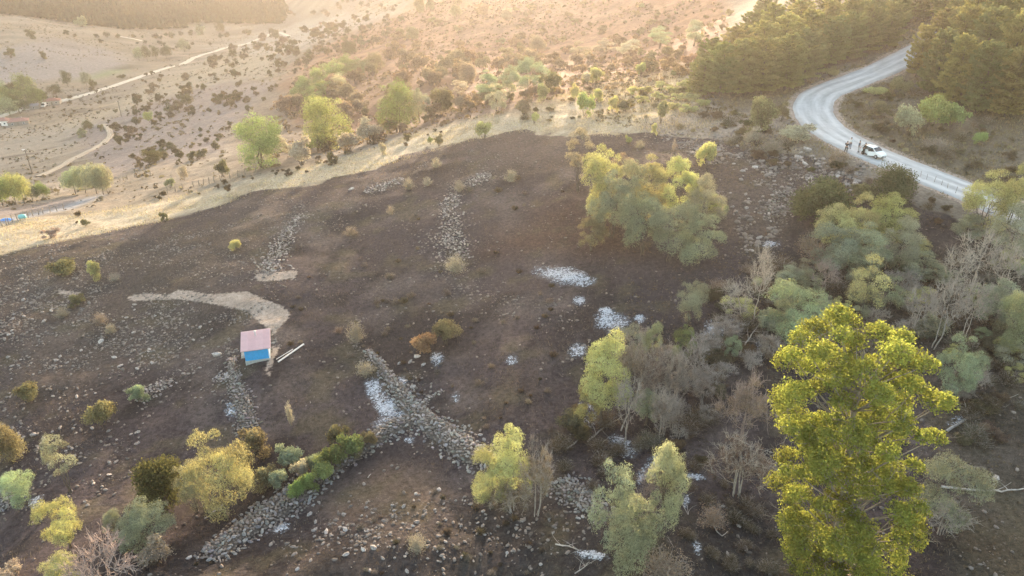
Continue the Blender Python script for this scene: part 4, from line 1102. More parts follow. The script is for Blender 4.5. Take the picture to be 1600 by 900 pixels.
# ------------------------------------------------------------------ valley
for bx, by, ty, wp, c, lb in (
 (112,303,262,40,'grey','left one of the willow row beside the grey track'),
 (128,302,258,36,'grey','second of the willow row beside the grey track'),
 (145,303,256,38,'grey','middle tree of the willow row beside the grey track'),
 (155,304,256,34,'grey','fourth of the willow row beside the grey track'),
 (162,302,258,28,'grey','right one of the willow row beside the grey track'),
 (15,320,268,42,'bright','bright green round tree at the left edge by the grey track'),
 (-2,322,280,40,'green','green tree cut by the left edge beside the bright round tree'),
 (30,319,268,34,'bright','fresh green tree right of the bright round tree'),
 (48,314,286,26,'grey','small grey green tree right of the fresh green tree'),
 (65,312,284,26,'green','last small tree of the row at the left edge')):
    P('meadow_tree', bx, by, ty, wp, c, lb, 'tree', 'trees by the grey track', 'meadow_tree')
for bx, by, ty, wp, c, lb in (
 (8,172,134,50,'green','large tree at the left of the village wood'),(38,166,114,36,'green','tallest tree of the village wood'),(20,160,128,34,'dark','dark tree in the middle of the village wood'),
 (55,168,136,32,'green','tree right of the tallest tree of the village wood'),(10,182,150,40,'grey','front tree of the village wood'),(0,160,126,30,'grey','pale tree cut by the left edge in the village wood'),
 (28,178,150,30,'dark','low dark tree of the village wood behind the grey roof'),(66,160,142,18,'dark','small tree behind the white van'),
 (86,150,132,22,'dark','round dark tree behind the red roofed house'),(103,136,110,20,'dark','dark leaning tree on the far side of the valley road'),(133,136,112,18,'grey','pale tree beside the valley road'),
 (145,138,124,12,'dark','small dark tree touching the pale valley tree'),(190,122,116,14,'dark','dark bush on the valley road'),
 (215,95,74,18,'grey','left tree of the far meadow row'),(228,95,72,18,'dark','second tree of the far meadow row'),(242,93,72,16,'dark','third tree of the far meadow row'),(258,92,72,20,'dark','right tree of the far meadow row'),
 (286,82,60,20,'grey','lone pale tree right of the far meadow row'),(125,42,26,22,'grey','pale round tree under the far forest'),(343,52,34,16,'dark','dark bush under the right end of the far forest'),
 (312,54,38,14,'grey','grey bush under the far forest'),(46,60,46,18,'drab','grey bush on the upper left fields'),(66,92,80,12,'drab','lone bush on the lilac field'),(15,90,76,18,'drab','round bush at the left edge of the lilac field'),
 (232,192,174,16,'bright','small bright green tree in the valley scrub'),(138,206,188,18,'dark','dark tree at the loop of the dirt track'),(128,214,200,16,'grey','grey bush left of the dirt track loop'),(158,206,194,9,'drab','dark bush inside the dirt track loop'),
 (238,258,232,32,'dark','dark spreading tree below the dirt track'),(286,282,258,20,'greybrown','grey bare bush left of the straw strip'),(265,294,278,16,'grey','small pale green tree left of the straw strip'),
 (290,168,146,24,'drab','dark thicket on the valley slope'),(278,174,156,20,'drab','dark bush beside the valley slope thicket')):
    P('meadow_tree' if (by-ty) > 16 else 'shrub', bx, by, ty, wp, c, lb, 'tree', None, 'valley_tree')
rng_v = np.random.default_rng(11)
def scatter(n, poly, smin, smax, cols, label, cat, group, name, kinds=('shrub',), asp=.8, rng=rng_v, power=1.0):
    poly = np.array(poly, float); k = 0
    while k < n:
        x = rng.uniform(poly[:, 0].min(), poly[:, 0].max()); y = rng.uniform(poly[:, 1].min(), poly[:, 1].max())
        if poly_sd(np.array([x]), np.array([y]), poly)[0] < 0: continue
        if vnoise(x/26, y/14, 77)*.75+rng.random()*.5 < .5: continue
        s = smin+(smax-smin)*rng.random()**1.7
        plant(kinds[rng.integers(len(kinds))], x, y, y-s*asp, s, cols[rng.integers(len(cols))], label, cat, group, name, rng=rng); k += 1
DK = [(.135,.122,.085), (.16,.14,.10), (.115,.108,.072), (.18,.15,.115)]
scatter(150, [(180,170),(230,145),(330,105),(420,75),(440,110),(440,150),(360,200),(330,255),(210,265),(175,235)], 6, 19, DK, 'small dark shrub dotted over the dry slope left of the tall trees', 'shrub', 'shrubs on the dry valley slope', 'valley_shrub')
scatter(150, [(300,110),(400,60),(520,35),(640,22),(600,70),(540,80),(450,120),(420,80)], 5, 17, DK, 'small dark shrub dotted along the far valley side', 'shrub', 'shrubs on the far valley side', 'valley_shrub')
scatter(36, [(60,160),(190,130),(300,90),(200,165),(180,215),(100,195)], 4, 9, DK, 'tiny dark shrub beside the valley road', 'shrub', 'shrubs beside the valley road', 'valley_shrub')
scatter(34, [(90,50),(200,60),(330,52),(440,40),(380,62),(290,80),(200,75),(120,62)], 5, 11, [(.12,.115,.085),(.14,.125,.10)], 'small grey shrub on the fields under the far forest', 'shrub', 'shrubs under the far forest', 'valley_shrub')
scatter(26, [(430,0),(600,0),(640,15),(560,28),(450,35)], 5, 10, [(.15,.13,.12),(.16,.14,.12)], 'hazy shrub on the farthest hillside', 'shrub', 'shrubs on the farthest hillside', 'valley_shrub')
scatter(34, [(100,360),(200,335),(300,312),(440,282),(600,240),(740,198),(700,200),(500,245),(300,295),(100,340)], 5, 12, [(.13,.105,.08),(.15,.12,.09)], 'tiny dry shrub on the straw strip', 'shrub', 'tiny shrubs on the straw strip', 'strip_shrub')
# dry undergrowth on the burnt slope
scatter(150, [(1120,440),(1200,400),(1600,400),(1600,700),(1500,700),(1490,640),(1300,560),(1200,570),(1140,640),(1120,760),(1040,720),(880,700),(900,640),(1000,690),(1100,640)], 22, 52, [(.12,.09,.065),(.15,.115,.085),(.10,.085,.06),(.14,.13,.10)], 'brown dry undergrowth bush among the trees of the right slope', 'bush', 'dry undergrowth of the right slope', 'undergrowth_bush', ('dry_bush', 'bush', 'dry_bush'), .6)
scatter(30, [(1130,520),(1210,470),(1330,470),(1440,440),(1600,440),(1600,640),(1500,640),(1480,540),(1250,560),(1150,600)], 30, 62, [(.25,.22,.20),(.22,.19,.165)], 'grey twiggy scrub bush in the thicket of the right slope', 'bush', 'grey scrub of the right slope', 'twiggy_bush', ('bare_shrub', 'brown_tree'), .75)
scatter(44, [(1140,470),(1230,430),(1320,440),(1440,400),(1600,420),(1600,640),(1500,650),(1480,540),(1260,520),(1160,560)], 30, 56, ['silver', 'grey', 'yellow', 'grey'], 'soft grey green bush in the tangle of the right slope', 'bush', 'grey green bushes of the right slope', 'thicket_bush', ('willow', 'bush', 'gappy_willow'), .75)
scatter(22, [(960,540),(1100,520),(1140,600),(1100,690),(980,690)], 30, 54, [(.26,.23,.205),(.23,.20,.18)], 'grey twiggy scrub bush inside the scorched copse', 'bush', 'grey scrub of the scorched copse', 'twiggy_bush', ('bare_shrub', 'brown_tree'), .8)
scatter(40, [(840,680),(1000,680),(1200,780),(1220,900),(1060,900),(1060,820),(900,760)], 20, 44, [(.12,.09,.065),(.13,.10,.075),(.10,.08,.055)], 'brown dry bush on the burnt ground among the ash patches', 'bush', 'dry bushes among the ash patches', 'undergrowth_bush', ('dry_bush',), .6)
scatter(46, [(1090,180),(1230,200),(1330,262),(1400,290),(1500,330),(1480,360),(1300,320),(1200,260),(1100,220)], 12, 30, [(.14,.105,.08),(.16,.12,.09),(.11,.10,.06)], 'dry bush on the bank below the road', 'bush', 'dry bushes on the bank below the road', 'bank_bush', ('dry_bush', 'bush'), .6)
scatter(60, [(1310,170),(1380,130),(1440,130),(1520,185),(1600,200),(1600,320),(1500,270),(1400,225),(1330,200)], 10, 26, [(.15,.115,.08),(.13,.11,.065),(.17,.14,.10)], 'low dry bush on the ground inside the road bend', 'bush', 'low bushes inside the road bend', 'roadside_bush', ('dry_bush', 'shrub'), .55)
scatter(50, [(900,120),(1060,100),(1090,150),(1220,190),(1200,205),(1000,200),(840,200),(800,180)], 8, 20, [(.17,.145,.07),(.20,.165,.09),(.15,.12,.085)], 'low straw and olive scrub on the ridge strip', 'bush', 'low scrub on the ridge strip', 'ridge_bush', ('dry_bush', 'shrub'), .5)
scatter(90, [(420,470),(800,250),(880,260),(900,420),(880,620),(860,700),(620,640),(480,640)], 7, 18, [(.16,.12,.09),(.13,.10,.08),(.19,.15,.11)], 'small dry tuft left standing on the burnt slope', 'tuft', 'dry tufts on the burnt slope', 'dry_tuft', ('tuft', 'dry_bush'), .6)
scatter(40, [(200,860),(400,880),(700,760),(860,800),(860,900),(200,900)], 9, 20, [(.14,.115,.09),(.17,.14,.11)], 'small dry tuft on the stony ground at the bottom', 'tuft', 'dry tufts at the bottom', 'dry_tuft', ('tuft', 'dry_bush'), .6)

# far forest on the hill at the top left: one wood, far off
def far_forest():
    rng = np.random.default_rng(3)
    poly = np.array([(-60,36),(0,22),(60,28),(120,38),(200,47),(290,45),(300,36),(360,38),(440,38),(455,20),(430,-10),(-60,-20)], float)
    px = rng.uniform(-60, 455, 9000); py = rng.uniform(-20, 48, 9000)
    k = poly_sd(px, py, poly) > 0; px, py = px[k][:3600], py[k][:3600]
    g = ground(px, py); g = g[(g[:, 1] < 2600)]
    n = len(g); h = rng.uniform(9, 15, n); r = rng.uniform(3.4, 6.0, n)
    lv = 4; sides = 6; V = []; F = []; T = []
    an = np.arange(sides)/sides*2*pi
    for L in range(lv):
        z0 = .12+.22*L; z1 = min(z0+.36, 1.0); rr = (1-.23*L)
        ring = g[:, None]+np.stack([np.cos(an)[None]*(r*rr)[:, None]*rng.uniform(.7, 1.25, (n, sides)), np.sin(an)[None]*(r*rr)[:, None]*rng.uniform(.7, 1.25, (n, sides)), np.broadcast_to((h*z0)[:, None], (n, sides))+rng.normal(size=(n, sides))*.6], -1)
        tip = g+np.stack([rng.normal(size=n)*.3, rng.normal(size=n)*.3, h*z1], -1)
        o = sum(len(v) for v in V); V.append(np.concatenate([ring, tip[:, None]], 1).reshape(-1, 3))
        i = o+np.arange(n)[:, None]*(sides+1); q = np.arange(sides)
        F.append(np.stack([i+q, i+(q+1) % sides, i+sides+0*q], -1).reshape(-1, 3)); T.append(np.repeat(rng.random(n), sides+1))
    o = ob('far_forest', leafy_mesh('far_forest', np.concatenate(V), np.concatenate(F), np.concatenate(T), M_needle), None, None, (.030, .042, .026))
    tag(o, 'distant pine forest covering the hill at the top left', 'forest', kind='stuff')
far_forest()
# ------------------------------------------------------------------ stones
import bmesh
def stone_base(seed, flat=.62):
    rng = np.random.default_rng(seed)
    bm = bmesh.new(); bmesh.ops.create_icosphere(bm, subdivisions=1, radius=.5)
    for v in bm.verts: v.co *= rng.uniform(.78, 1.22)
    V = np.array([v.co[:] for v in bm.verts]); F = np.array([[v.index for v in f.verts] for f in bm.faces]); bm.free()
    V *= np.array([1.15, .85, flat])*rng.uniform(.9, 1.1, 3)
    return V, F
SB = [stone_base(900+i) for i in range(8)]
M_stone = tint_mat('field_stone', .95, .35, 5.0, .5)
M_stone_loose = bpy.data.materials.new('loose_stone'); M_stone_loose.use_nodes = True
def _loose():
    n = M_stone_loose.node_tree.nodes; l = M_stone_loose.node_tree.links; b = n['Principled BSDF']; b.inputs['Roughness'].default_value = .95
    a = n.new('ShaderNodeAttribute'); a.attribute_name = 'tint'; r = n.new('ShaderNodeValToRGB')
    r.color_ramp.elements[0].color = (.10, .082, .072, 1); r.color_ramp.elements[1].color = (.29, .245, .215, 1)
    l.new(a.outputs['Fac'], r.inputs[0]); l.new(r.outputs[0], b.inputs['Base Color'])
_loose()
STONE_ME = [mesh_np('stone', V, F, [M_stone]) for V, F in SB]
def tiny_stones(P, size, rng, sunk=.3):
    """many stones as one sheet of geometry: P points on the ground, size across"""
    Vs = []; Fs = []; Ts = []; o = 0; kind = rng.integers(len(SB), size=len(P))
    for k, (V, F) in enumerate(SB):
        m = kind == k; p = P[m]; s = size[m]
        if not len(p): continue
        a = rng.uniform(0, 2*pi, len(p)); ca, sa = np.cos(a), np.sin(a)
        x = V[None, :, 0]*ca[:, None]-V[None, :, 1]*sa[:, None]; y = V[None, :, 0]*sa[:, None]+V[None, :, 1]*ca[:, None]
        W = np.stack([x, y, np.broadcast_to(V[None, :, 2]+.31-sunk*.62, x.shape)], -1)*s[:, None, None]+p[:, None]
        Vs.append(W.reshape(-1, 3)); Fs.append((F[None]+o+np.arange(len(p))[:, None, None]*len(V)).reshape(-1, 3)); o += len(p)*len(V)
        Ts.append(np.repeat(np.clip(rng.normal(.5, .22, len(p)), 0, 1), len(V)))
    return np.concatenate(Vs), np.concatenate(Fs), np.concatenate(Ts)
# individual walls and heaps of stones ------------------------------------------------
CORE = noise_mat('rubble_core', (.06, .050, .045), (.16, .138, .125), 3.0, 1.0, .6)
def stone_wall(line_px, hw_m, height_m, size, n_part, n_more, label, name='drystone_wall', col=(.34, .32, .31), cat='wall', seed=0, ends=1.0):
    rng = np.random.default_rng(seed)
    ln = resample(ground(*np.array([p[:2] for p in line_px], float).T), .5)
    hwv = np.interp(np.linspace(0, 1, len(ln)), np.linspace(0, 1, len(line_px)), [p[2] if len(p) > 2 else hw_m for p in line_px])
    t = norm(np.gradient(ln[:, :2], axis=0)); nr = np.stack([t[:, 1], -t[:, 0]], 1)
    height_m = height_m*.72; size = size*.80
    root = empty(name, (ln[0, 0], ln[0, 1], float(height(ln[0, 0], ln[0, 1]))), 0, label, cat)
    org = np.array(root.location)
    us = np.linspace(-1, 1, 9); V = []
    for u in us:
        p = ln[:, :2]+nr*(u*hwv)[:, None]; z = height(p[:, 0], p[:, 1])
        prof = height_m*np.clip(1-abs(u)**3, 0, 1)*np.clip(np.minimum(np.arange(len(ln)), np.arange(len(ln))[::-1])/3.0+.2, 0, 1)
        V.append(np.column_stack([p, z-.12+prof+(fbm(p[:, 0], p[:, 1], .8, seed, 2)-.5)*.22]))
    V = np.stack(V, 1)-org; n0, n1 = V.shape[:2]; idx = np.arange(n0*n1).reshape(n0, n1)
    f = np.stack([idx[:-1, :-1], idx[:-1, 1:], idx[1:, 1:], idx[1:, :-1]], -1).reshape(-1, 4)
    rub = name.startswith('rubble')
    if not rub: ob('rubble_core', mesh_np('rubble_core', V.reshape(-1, 3), f, [CORE]), root)
    def sample(n, smin, smax):
        # dart throwing over the mound so the stones lie side by side
        out = []; sz = []; cell = {}
        tries = 0
        while len(out) < n and tries < n*30:
            tries += 1
            k = rng.integers(len(ln)); u = rng.uniform(-1, 1)*(1+(.12 if rng.random() < .9 else .8)*rng.random()); s = rng.uniform(smin, smax)
            if rub: u = rng.normal()*.75; s *= .85
            p = ln[k, :2]+t[k]*rng.uniform(-.25, .25)+nr[k]*u*hwv[k]
            c = (int(p[0]/.5), int(p[1]/.5)); bad = False
            for i in (-1, 0, 1):
                for j in (-1, 0, 1):
                    for q, qs in cell.get((c[0]+i, c[1]+j), ()):
                        if (q[0]-p[0])**2+(q[1]-p[1])**2 < (.40*(s+qs))**2: bad = True
            if bad: continue
            e = min(k, len(ln)-1-k)/3.0+.2
            z = float(height(p[0], p[1]))+height_m*max(0, 1-abs(u)**3)*min(1, e)+rng.uniform(-.04, .07)
            out.append((p[0], p[1], z)); sz.append(s); cell.setdefault(c, []).append((p, s))
        return np.array(out), np.array(sz)
    P, S = sample(n_part+n_more, size*.6, size*1.5)
    order = np.argsort(-S)
    for i in order[:n_part]:
        o = ob('stone', STONE_ME[rng.integers(len(STONE_ME))], root, tuple(P[i]-org), np.array(col)*rng.uniform(.6, 1.35)*np.array([1, 1, 1])+rng.normal(size=3)*.008)
        o.scale = (S[i]*rng.uniform(.95, 1.25), S[i]*rng.uniform(.8, 1.1), S[i]*rng.uniform(.8, 1.2)); o.rotation_euler = (rng.normal()*.3, rng.normal()*.3, rng.uniform(0, 6.28))
    rest = order[n_part:]
    if len(rest) > 3:
        V, F, T = tiny_stones(P[rest]-org-np.array([0, 0, .04]), S[rest], rng)
        tag(ob('small_stones', leafy_mesh('small_stones', V, F, T, M_stone_loose), root), kind='stuff')
    return root
GW = (.275, .255, .245)
stone_wall([(332,874,.8),(360,845,1.0),(400,818,1.35),(440,790,1.5),(475,762,1.3),(510,738,.9),(545,715,.8),(580,690,.9),(615,668,1.0),(650,652,1.0)], 1.2, .75, .36, 300, 700, 'broad grey drystone wall running up from the bottom left to the wall junction', col=GW, seed=1)
stone_wall([(575,548,.4),(600,580,.45),(625,612,.55),(650,645,.85),(675,665,.95),(705,685,1.1),(735,708,1.15),(765,722,.9)], 1.0, .65, .36, 300, 500, 'grey drystone wall running from the tan bush down to the yellow topped willow', col=GW, seed=2)
stone_wall([(875,752,.9),(905,775,1.1),(935,800,1.0),(950,812,.6)], 1.0, .5, .36, 150, 120, 'short grey drystone wall end beside the twin topped bottom willow', col=GW, seed=3)
stone_wall([(362,560,.4),(365,590,.45),(372,612,.7),(382,640,.9),(388,668,.8)], .7, .5, .33, 170, 200, 'crumbling drystone wall running down from the hut', col=(.26,.23,.21), seed=4)
stone_wall([(0,800,1.2),(8,775,1.0),(18,758,.6)], 1.0, .6, .34, 90, 90, 'stub of drystone wall cut by the left edge', col=GW, seed=5)
stone_wall([(650,650,.5),(668,625,.35),(690,612,.2)], .4, .25, .30, 36, 20, 'low line of stones branching up from the wall junction', 'stone_row', seed=6, col=(.36,.33,.31))
stone_wall([(708,302,.8),(702,340,1.0),(706,372,1.3),(714,408,1.7)], 1.2, .25, .40, 200, 260, 'pale rubble bank running down the middle of the upper burnt slope', 'rubble_bank', seed=7, col=(.36,.31,.28))
stone_wall([(466,338,.6),(445,370,.8),(433,398,1.1),(424,424,1.3)], 1.0, .22, .40, 170, 200, 'pale rubble bank in the upper left burnt slope above the path', 'rubble_bank', seed=8, col=(.35,.305,.28))
stone_wall([(573,300,.8),(600,290,1.2),(628,280,.8)], 1.0, .15, .40, 70, 90, 'scatter of pale rubble near the upper edge of the burn', 'rubble_heap', seed=9, col=(.38,.335,.31))
stone_wall([(738,290,.9),(745,282,1.0),(756,272,.6)], 1.0, .15, .40, 50, 60, 'small patch of pale rubble right of the rubble bank head', 'rubble_heap', seed=10, col=(.38,.335,.31))
stone_wall([(1205,345,.9),(1218,322,1.2),(1232,300,1.0)], 1.0, .2, .40, 80, 100, 'grey rubble patch left of the large dark green bush', 'rubble_heap', seed=11, col=(.26,.23,.21))
stone_wall([(222,626,.5),(238,612,.7),(258,596,.7)], .7, .2, .38, 60, 60, 'low rubble heap on the stony slope beside the grey green bush', 'rubble_heap', seed=12, col=(.34,.30,.28))
stone_wall([(340,588,.5),(360,592,.5),(372,586,.4)], .5, .3, .34, 40, 40, 'short stub of stones crossing the wall below the hut', 'stone_row', seed=13, col=(.36,.32,.30))

# loose stones, one by one where they show largest
rng_s = np.random.default_rng(21)
def one_stone(px, py, wpx, label, group, col=(.33, .29, .265), name='field_stone', z=1.0):
    g = ground1(px, py); _, _, dep = project(*g); s = wpx*dep/FPX
    o = ob(name, STONE_ME[rng_s.integers(len(STONE_ME))], None, (g[0], g[1], g[2]+s*.10), np.array(col)*rng_s.uniform(.75, 1.3))
    o.scale = (s*.95, s*.95*rng_s.uniform(.8, 1.1), s*rng_s.uniform(.8, 1.2)*z); o.rotation_euler = (rng_s.normal()*.25, rng_s.normal()*.25, rng_s.uniform(0, 6.28))
    return tag(o, label, 'rock' if wpx > 11 else 'stone', group)
for x, y, s, lb in ((1262,234,13,'rounded brownish boulder at the left end of the rocky bank'),(1248,247,12,'grey boulder left of the pale boulder on the rocky bank'),(1258,257,11,'pale angular boulder under the rounded brownish one'),
 (1287,249,8,'small pale rock right of the pale angular boulder'),(1325,268,12,'brownish boulder in the middle of the rocky bank'),(1336,288,12,'dark boulder low on the rocky bank'),(1300,264,10,'grey rock between the boulders of the rocky bank'),
 (1180,262,10,'grey rock above the right end of the clump'),(1160,268,9,'second grey rock above the right end of the clump'),(1200,438,9,'pale rock near the lone dead trees'),(1380,200,10,'pale rounded rock inside the road bend'),
 (625,568,9,'left one of two pale boulders right of the long wall'),(641,566,9,'right one of two pale boulders right of the long wall'),(652,558,10,'pinkish boulder above the two pale boulders'),(645,605,9,'pale boulder alone below the two pale boulders'),(662,570,8,'grey boulder right of the pinkish boulder'),
 (465,890,10,'pale flat rock at the bottom edge left of centre'),(541,867,11,'pale rock at the bottom edge middle'),(584,857,13,'long pale rock in the stony ground at the bottom'),(568,860,10,'grey rock touching the long pale rock'),(540,828,10,'reddish pale rock above the bottom middle rock'),(484,804,11,'pale double rock right of the wall'),(493,816,8,'pale rock under the double rock'),(493,828,9,'white rock third under the double rock'),(510,832,10,'long grey rock right of the white rock'),
 (614,790,9,'grey rock high on the stony ground'),(650,772,8,'small grey rock on the swept brown ground'),(686,766,10,'pale grey rock at the right of the swept brown ground'),(1555,748,14,'grey block of rock on the dark slope at the right edge'),(1154,822,10,'pale block of rock right of the bottom willow'),(1165,858,10,'grey block of rock below the pale block'),(1137,866,8,'rounded rock left of the grey block'),
 (53,680,12,'pale rock on the lower left slope'),(68,687,9,'grey rock touching the pale lower left rock'),(188,572,9,'round pale rock in the middle of the stony slope'),(158,534,11,'pale rock in the upper stony slope'),(127,548,7,'narrow pale rock left of the upper pale rock'),(97,870,10,'pale rock beside the pink bare tree'),(248,870,10,'pale rock between the scrub and the wall end'),(295,872,9,'grey rock left of the wall foot'),(550,296,9,'single pale boulder on the upper burnt slope'),(1130,792,9,'grey rock under the wide scorched tree'),(340,555,14,'grey boulder beside the crumbling wall')):
    one_stone(x, y, s, lb, None, (.40, .355, .33), 'boulder' if s > 9 else 'field_stone')
def scatter_stones(n, poly, smin, smax, label, group, seed):
    rng = np.random.default_rng(seed); poly = np.array(poly, float); k = 0
    while k < n:
        x = rng.uniform(poly[:, 0].min(), poly[:, 0].max()); y = rng.uniform(poly[:, 1].min(), poly[:, 1].max())
        if poly_sd(np.array([x]), np.array([y]), poly)[0] < 0 or rng.random()*1.0 > stone_density(np.array([x]), np.array([y]))[0]: continue
        one_stone(x, y, smin+(smax-smin)*rng.random()**2, label, group); k += 1
scatter_stones(90, [(400,860),(540,790),(680,760),(860,800),(880,900),(380,900)], 4.5, 9, 'pale field stone lying on the burnt ground right of the broad wall', 'field stones right of the broad wall', 1)
scatter_stones(95, [(0,440),(200,470),(330,500),(340,640),(150,700),(0,720)], 4, 8.5, 'grey field stone lying on the stony slope left of the hut', 'field stones left of the hut', 2)
scatter_stones(110, [(1150,215),(1300,245),(1400,290),(1340,300),(1240,290),(1190,400),(1130,370)], 4.5, 10, 'grey rock lying on the rocky bank below the road', 'rocks on the rocky bank', 3)
scatter_stones(40, [(30,680),(220,650),(260,720),(180,800),(20,790)], 4.5, 8, 'grey field stone lying on the lower left slope between the bushes', 'field stones of the lower left slope', 4)
# the countless small ones
def loose_stones():
    rng = np.random.default_rng(8)
    N = 260000
    x = rng.uniform(-100, 100, N); y = rng.uniform(22, 150, N); z = height(x, y); px, py, dep = project(x, y, z)
    ok = (px > -60) & (px < 1660) & (py > 150) & (py < 960)
    x, y, z, px, py, dep = [a[ok] for a in (x, y, z, px, py, dep)]
    b = poly_sd(px, py, BURN) > -6
    cl = fbm(x, y, 3.0, 88, 3)
    d = stone_density(px, py)*np.clip((cl-.33)*3.2, 0, 1.6)
    k = b & (rng.random(len(x)) < d*.62) & (line_d(x, y, road[:, :2]) > ROAD_W+.8)
    P = np.stack([x, y, z], 1)[k]
    if len(P) > 42000: P = P[rng.choice(len(P), 42000, replace=False)]
    s = .10+.30*rng.random(len(P))**2.6
    V, F, T = tiny_stones(P, s, rng, .35)
    tag(ob('loose_stones', leafy_mesh('loose_stones', V, F, T, M_stone_loose)), 'loose stones strewn over the burnt slope', 'stones', kind='stuff')
    print('loose stones', len(P))
loose_stones()
def bank_rubble():
    rng = np.random.default_rng(18); N = 60000; x = rng.uniform(15, 75, N); y = rng.uniform(75, 135, N); z = height(x, y); px, py, dep = project(x, y, z)
    bank = np.array([(1020,205),(1100,205),(1190,215),(1250,228),(1310,245),(1370,268),(1420,300),(1350,318),(1280,285),(1235,300),(1225,350),(1170,390),(1150,330),(1190,270),(1120,250),(1060,235)], float)
    k = (poly_sd(px, py, bank)+(fbm(x, y, 4, 19, 3)-.5)*50 > 0) & (rng.random(N) < .34*np.clip((fbm(x, y, 2.5, 20, 3)-.36)*4, 0, 1)) & (line_d(x, y, road[:, :2]) > ROAD_W+1.2)
    P = np.stack([x, y, z], 1)[k]; s = .22+.62*rng.random(len(P))**2.4
    V, F, T = tiny_stones(P, s, rng, .3)
    tag(ob('bank_rubble', leafy_mesh('bank_rubble', V, F, T, M_stone_loose)), 'jumbled rubble covering the rocky bank below the road', 'stones', kind='stuff'); print('bank', len(P))
bank_rubble()

# ------------------------------------------------------------------ stubble and straw
def blades(name, n, xr, yr, accept, hmin, hmax, wd, color, label, cat, seed):
    rng = np.random.default_rng(seed)
    x = rng.uniform(*xr, n); y = rng.uniform(*yr, n); z = height(x, y); px, py, dep = project(x, y, z)
    k = accept(x, y, px, py, rng) & (px > -40) & (px < 1640) & (py < 940) & (line_d(x, y, road[:, :2]) > ROAD_W+.4); x, y, z = x[k], y[k], z[k]; m = len(x)
    a = rng.uniform(0, 2*pi, m); h = rng.uniform(hmin, hmax, m); l = rng.uniform(.2, 1.0, m)*h
    b = np.stack([x, y, z-.02], 1); s = np.stack([np.cos(a), np.sin(a), 0*a], 1)*wd; b2 = rng.uniform(0, 2*pi, m)
    tp = b+np.stack([np.cos(b2)*l, np.sin(b2)*l, h], 1)
    V = np.stack([b-s, b+s, tp], 1).reshape(-1, 3)
    o = ob(name, leafy_mesh(name, V, np.arange(m*3).reshape(m, 3), np.repeat(np.clip(rng.normal(.5, .25, m), 0, 1), 3), M_dry), None, None, color)
    tag(o, label, cat, kind='stuff'); print(name, m)
blades('burnt_stubble', 420000, (-95, 85), (24, 150), lambda x, y, px, py, r: (poly_sd(px, py, BURN) > 2) & (r.random(len(x)) < .75*np.clip(fbm(x, y, 6, 91, 3)*3.2-1.15, 0, 1)), .08, .34, .018, (.16, .128, .108), 'charred grass stubble over the burnt slope', 'grass', 31)
blades('burnt_twigs', 60000, (-95, 85), (24, 150), lambda x, y, px, py, r: (poly_sd(px, py, BURN) > 2) & (r.random(len(x)) < np.where(px > 820, .8, .25)), .15, .55, .016, (.20, .165, .14), 'burnt twigs lying on the slope', 'twigs', 32)
blades('straw', 420000, (-160, 75), (85, 260), lambda x, y, px, py, r: (poly_sd(px, py, BURN) < 3) & (poly_sd(px, py, np.array(STRAW, float)) > 0) & (r.random(len(x)) < np.clip(fbm(x, y, 5, 92, 3)*2.6-.75, 0, 1)), .15, .5, .05, (.42, .355, .25), 'dry straw grass along the edge of the burn', 'grass', 33)
blades('roadside_grass', 160000, (20, 120), (85, 190), lambda x, y, px, py, r: (poly_sd(px, py, BURN) < 3) & (px > 1000) & (r.random(len(x)) < np.clip(fbm(x, y, 5, 93, 3)*2.6-.85, 0, 1)), .12, .42, .05, (.24, .195, .12), 'dry grass and scrub litter beside the road', 'grass', 34)

# low scrub too fine to count on the far slopes
def scrub(name, n, xr, yr, accept, smin, smax, color, label, seed):
    rng = np.random.default_rng(seed); x = rng.uniform(*xr, n); y = rng.uniform(*yr, n); z = height(x, y); px, py, dep = project(x, y, z)
    k = accept(x, y, px, py, rng) & (px > -60) & (px < 1660) & (py > -60) & (line_d(x, y, road[:, :2]) > ROAD_W+1); x, y, z = x[k], y[k], z[k]; m = len(x)
    s = smin+(smax-smin)*rng.random(m)**2; q = 6; tint = np.repeat(np.clip(rng.normal(.5, .25, m), 0, 1), q)
    P = np.repeat(np.stack([x, y, z], 1), q, 0); S = np.repeat(s, q); d = rand_dir(rng, m*q); d[:, 2] = np.abs(d[:, 2])*.75
    V, f = leaf_quads(rng, P+d*S[:, None]*.42, norm(d+rng.normal(size=d.shape)*.5), S*.55, .8)
    tag(ob(name, leafy_mesh(name, V, f, np.repeat(np.clip(tint+rng.normal(0, .1, m*q), 0, 1), 4), M_dry), None, None, color), label, 'scrub', kind='stuff'); print(name, m)
OH = np.array([(400,200),(520,60),(640,5),(700,-80),(1100,-80),(1140,40),(1080,110),(1000,140),(860,170),(700,195),(560,235),(440,270)], float)
scrub('hill_scrub', 26000, (-110, 190), (140, 560), lambda x, y, px, py, r: (poly_sd(px, py, OH) > 0) & (fbm(x, y, 16, 95, 4)+r.random(len(x))*.3 > .62), .5, 2.2, (.20, .145, .10), 'low rusty scrub covering the orange hill', 41)
scrub('valley_scrub', 60000, (-620, 60), (130, 1300), lambda x, y, px, py, r: (poly_sd(px, py, OH) < 0) & (poly_sd(px, py, np.array(STRAW, float)) < 0) & (py < 330) & (fbm(x, y, 30, 96, 4)+r.random(len(x))*.3 > .70), .4, 2.0, (.165, .14, .105), 'low dry scrub and tussocks over the valley slopes', 42)
scrub('verge_scrub', 16000, (15, 120), (85, 200), lambda x, y, px, py, r: (poly_sd(px, py, BURN) < 0) & (px > 860) & (py < 330) & (fbm(x, y, 7, 97, 4)+r.random(len(x))*.3 > .66), .3, 1.1, (.19, .155, .10), 'low scrub on the ground beside the road', 43)
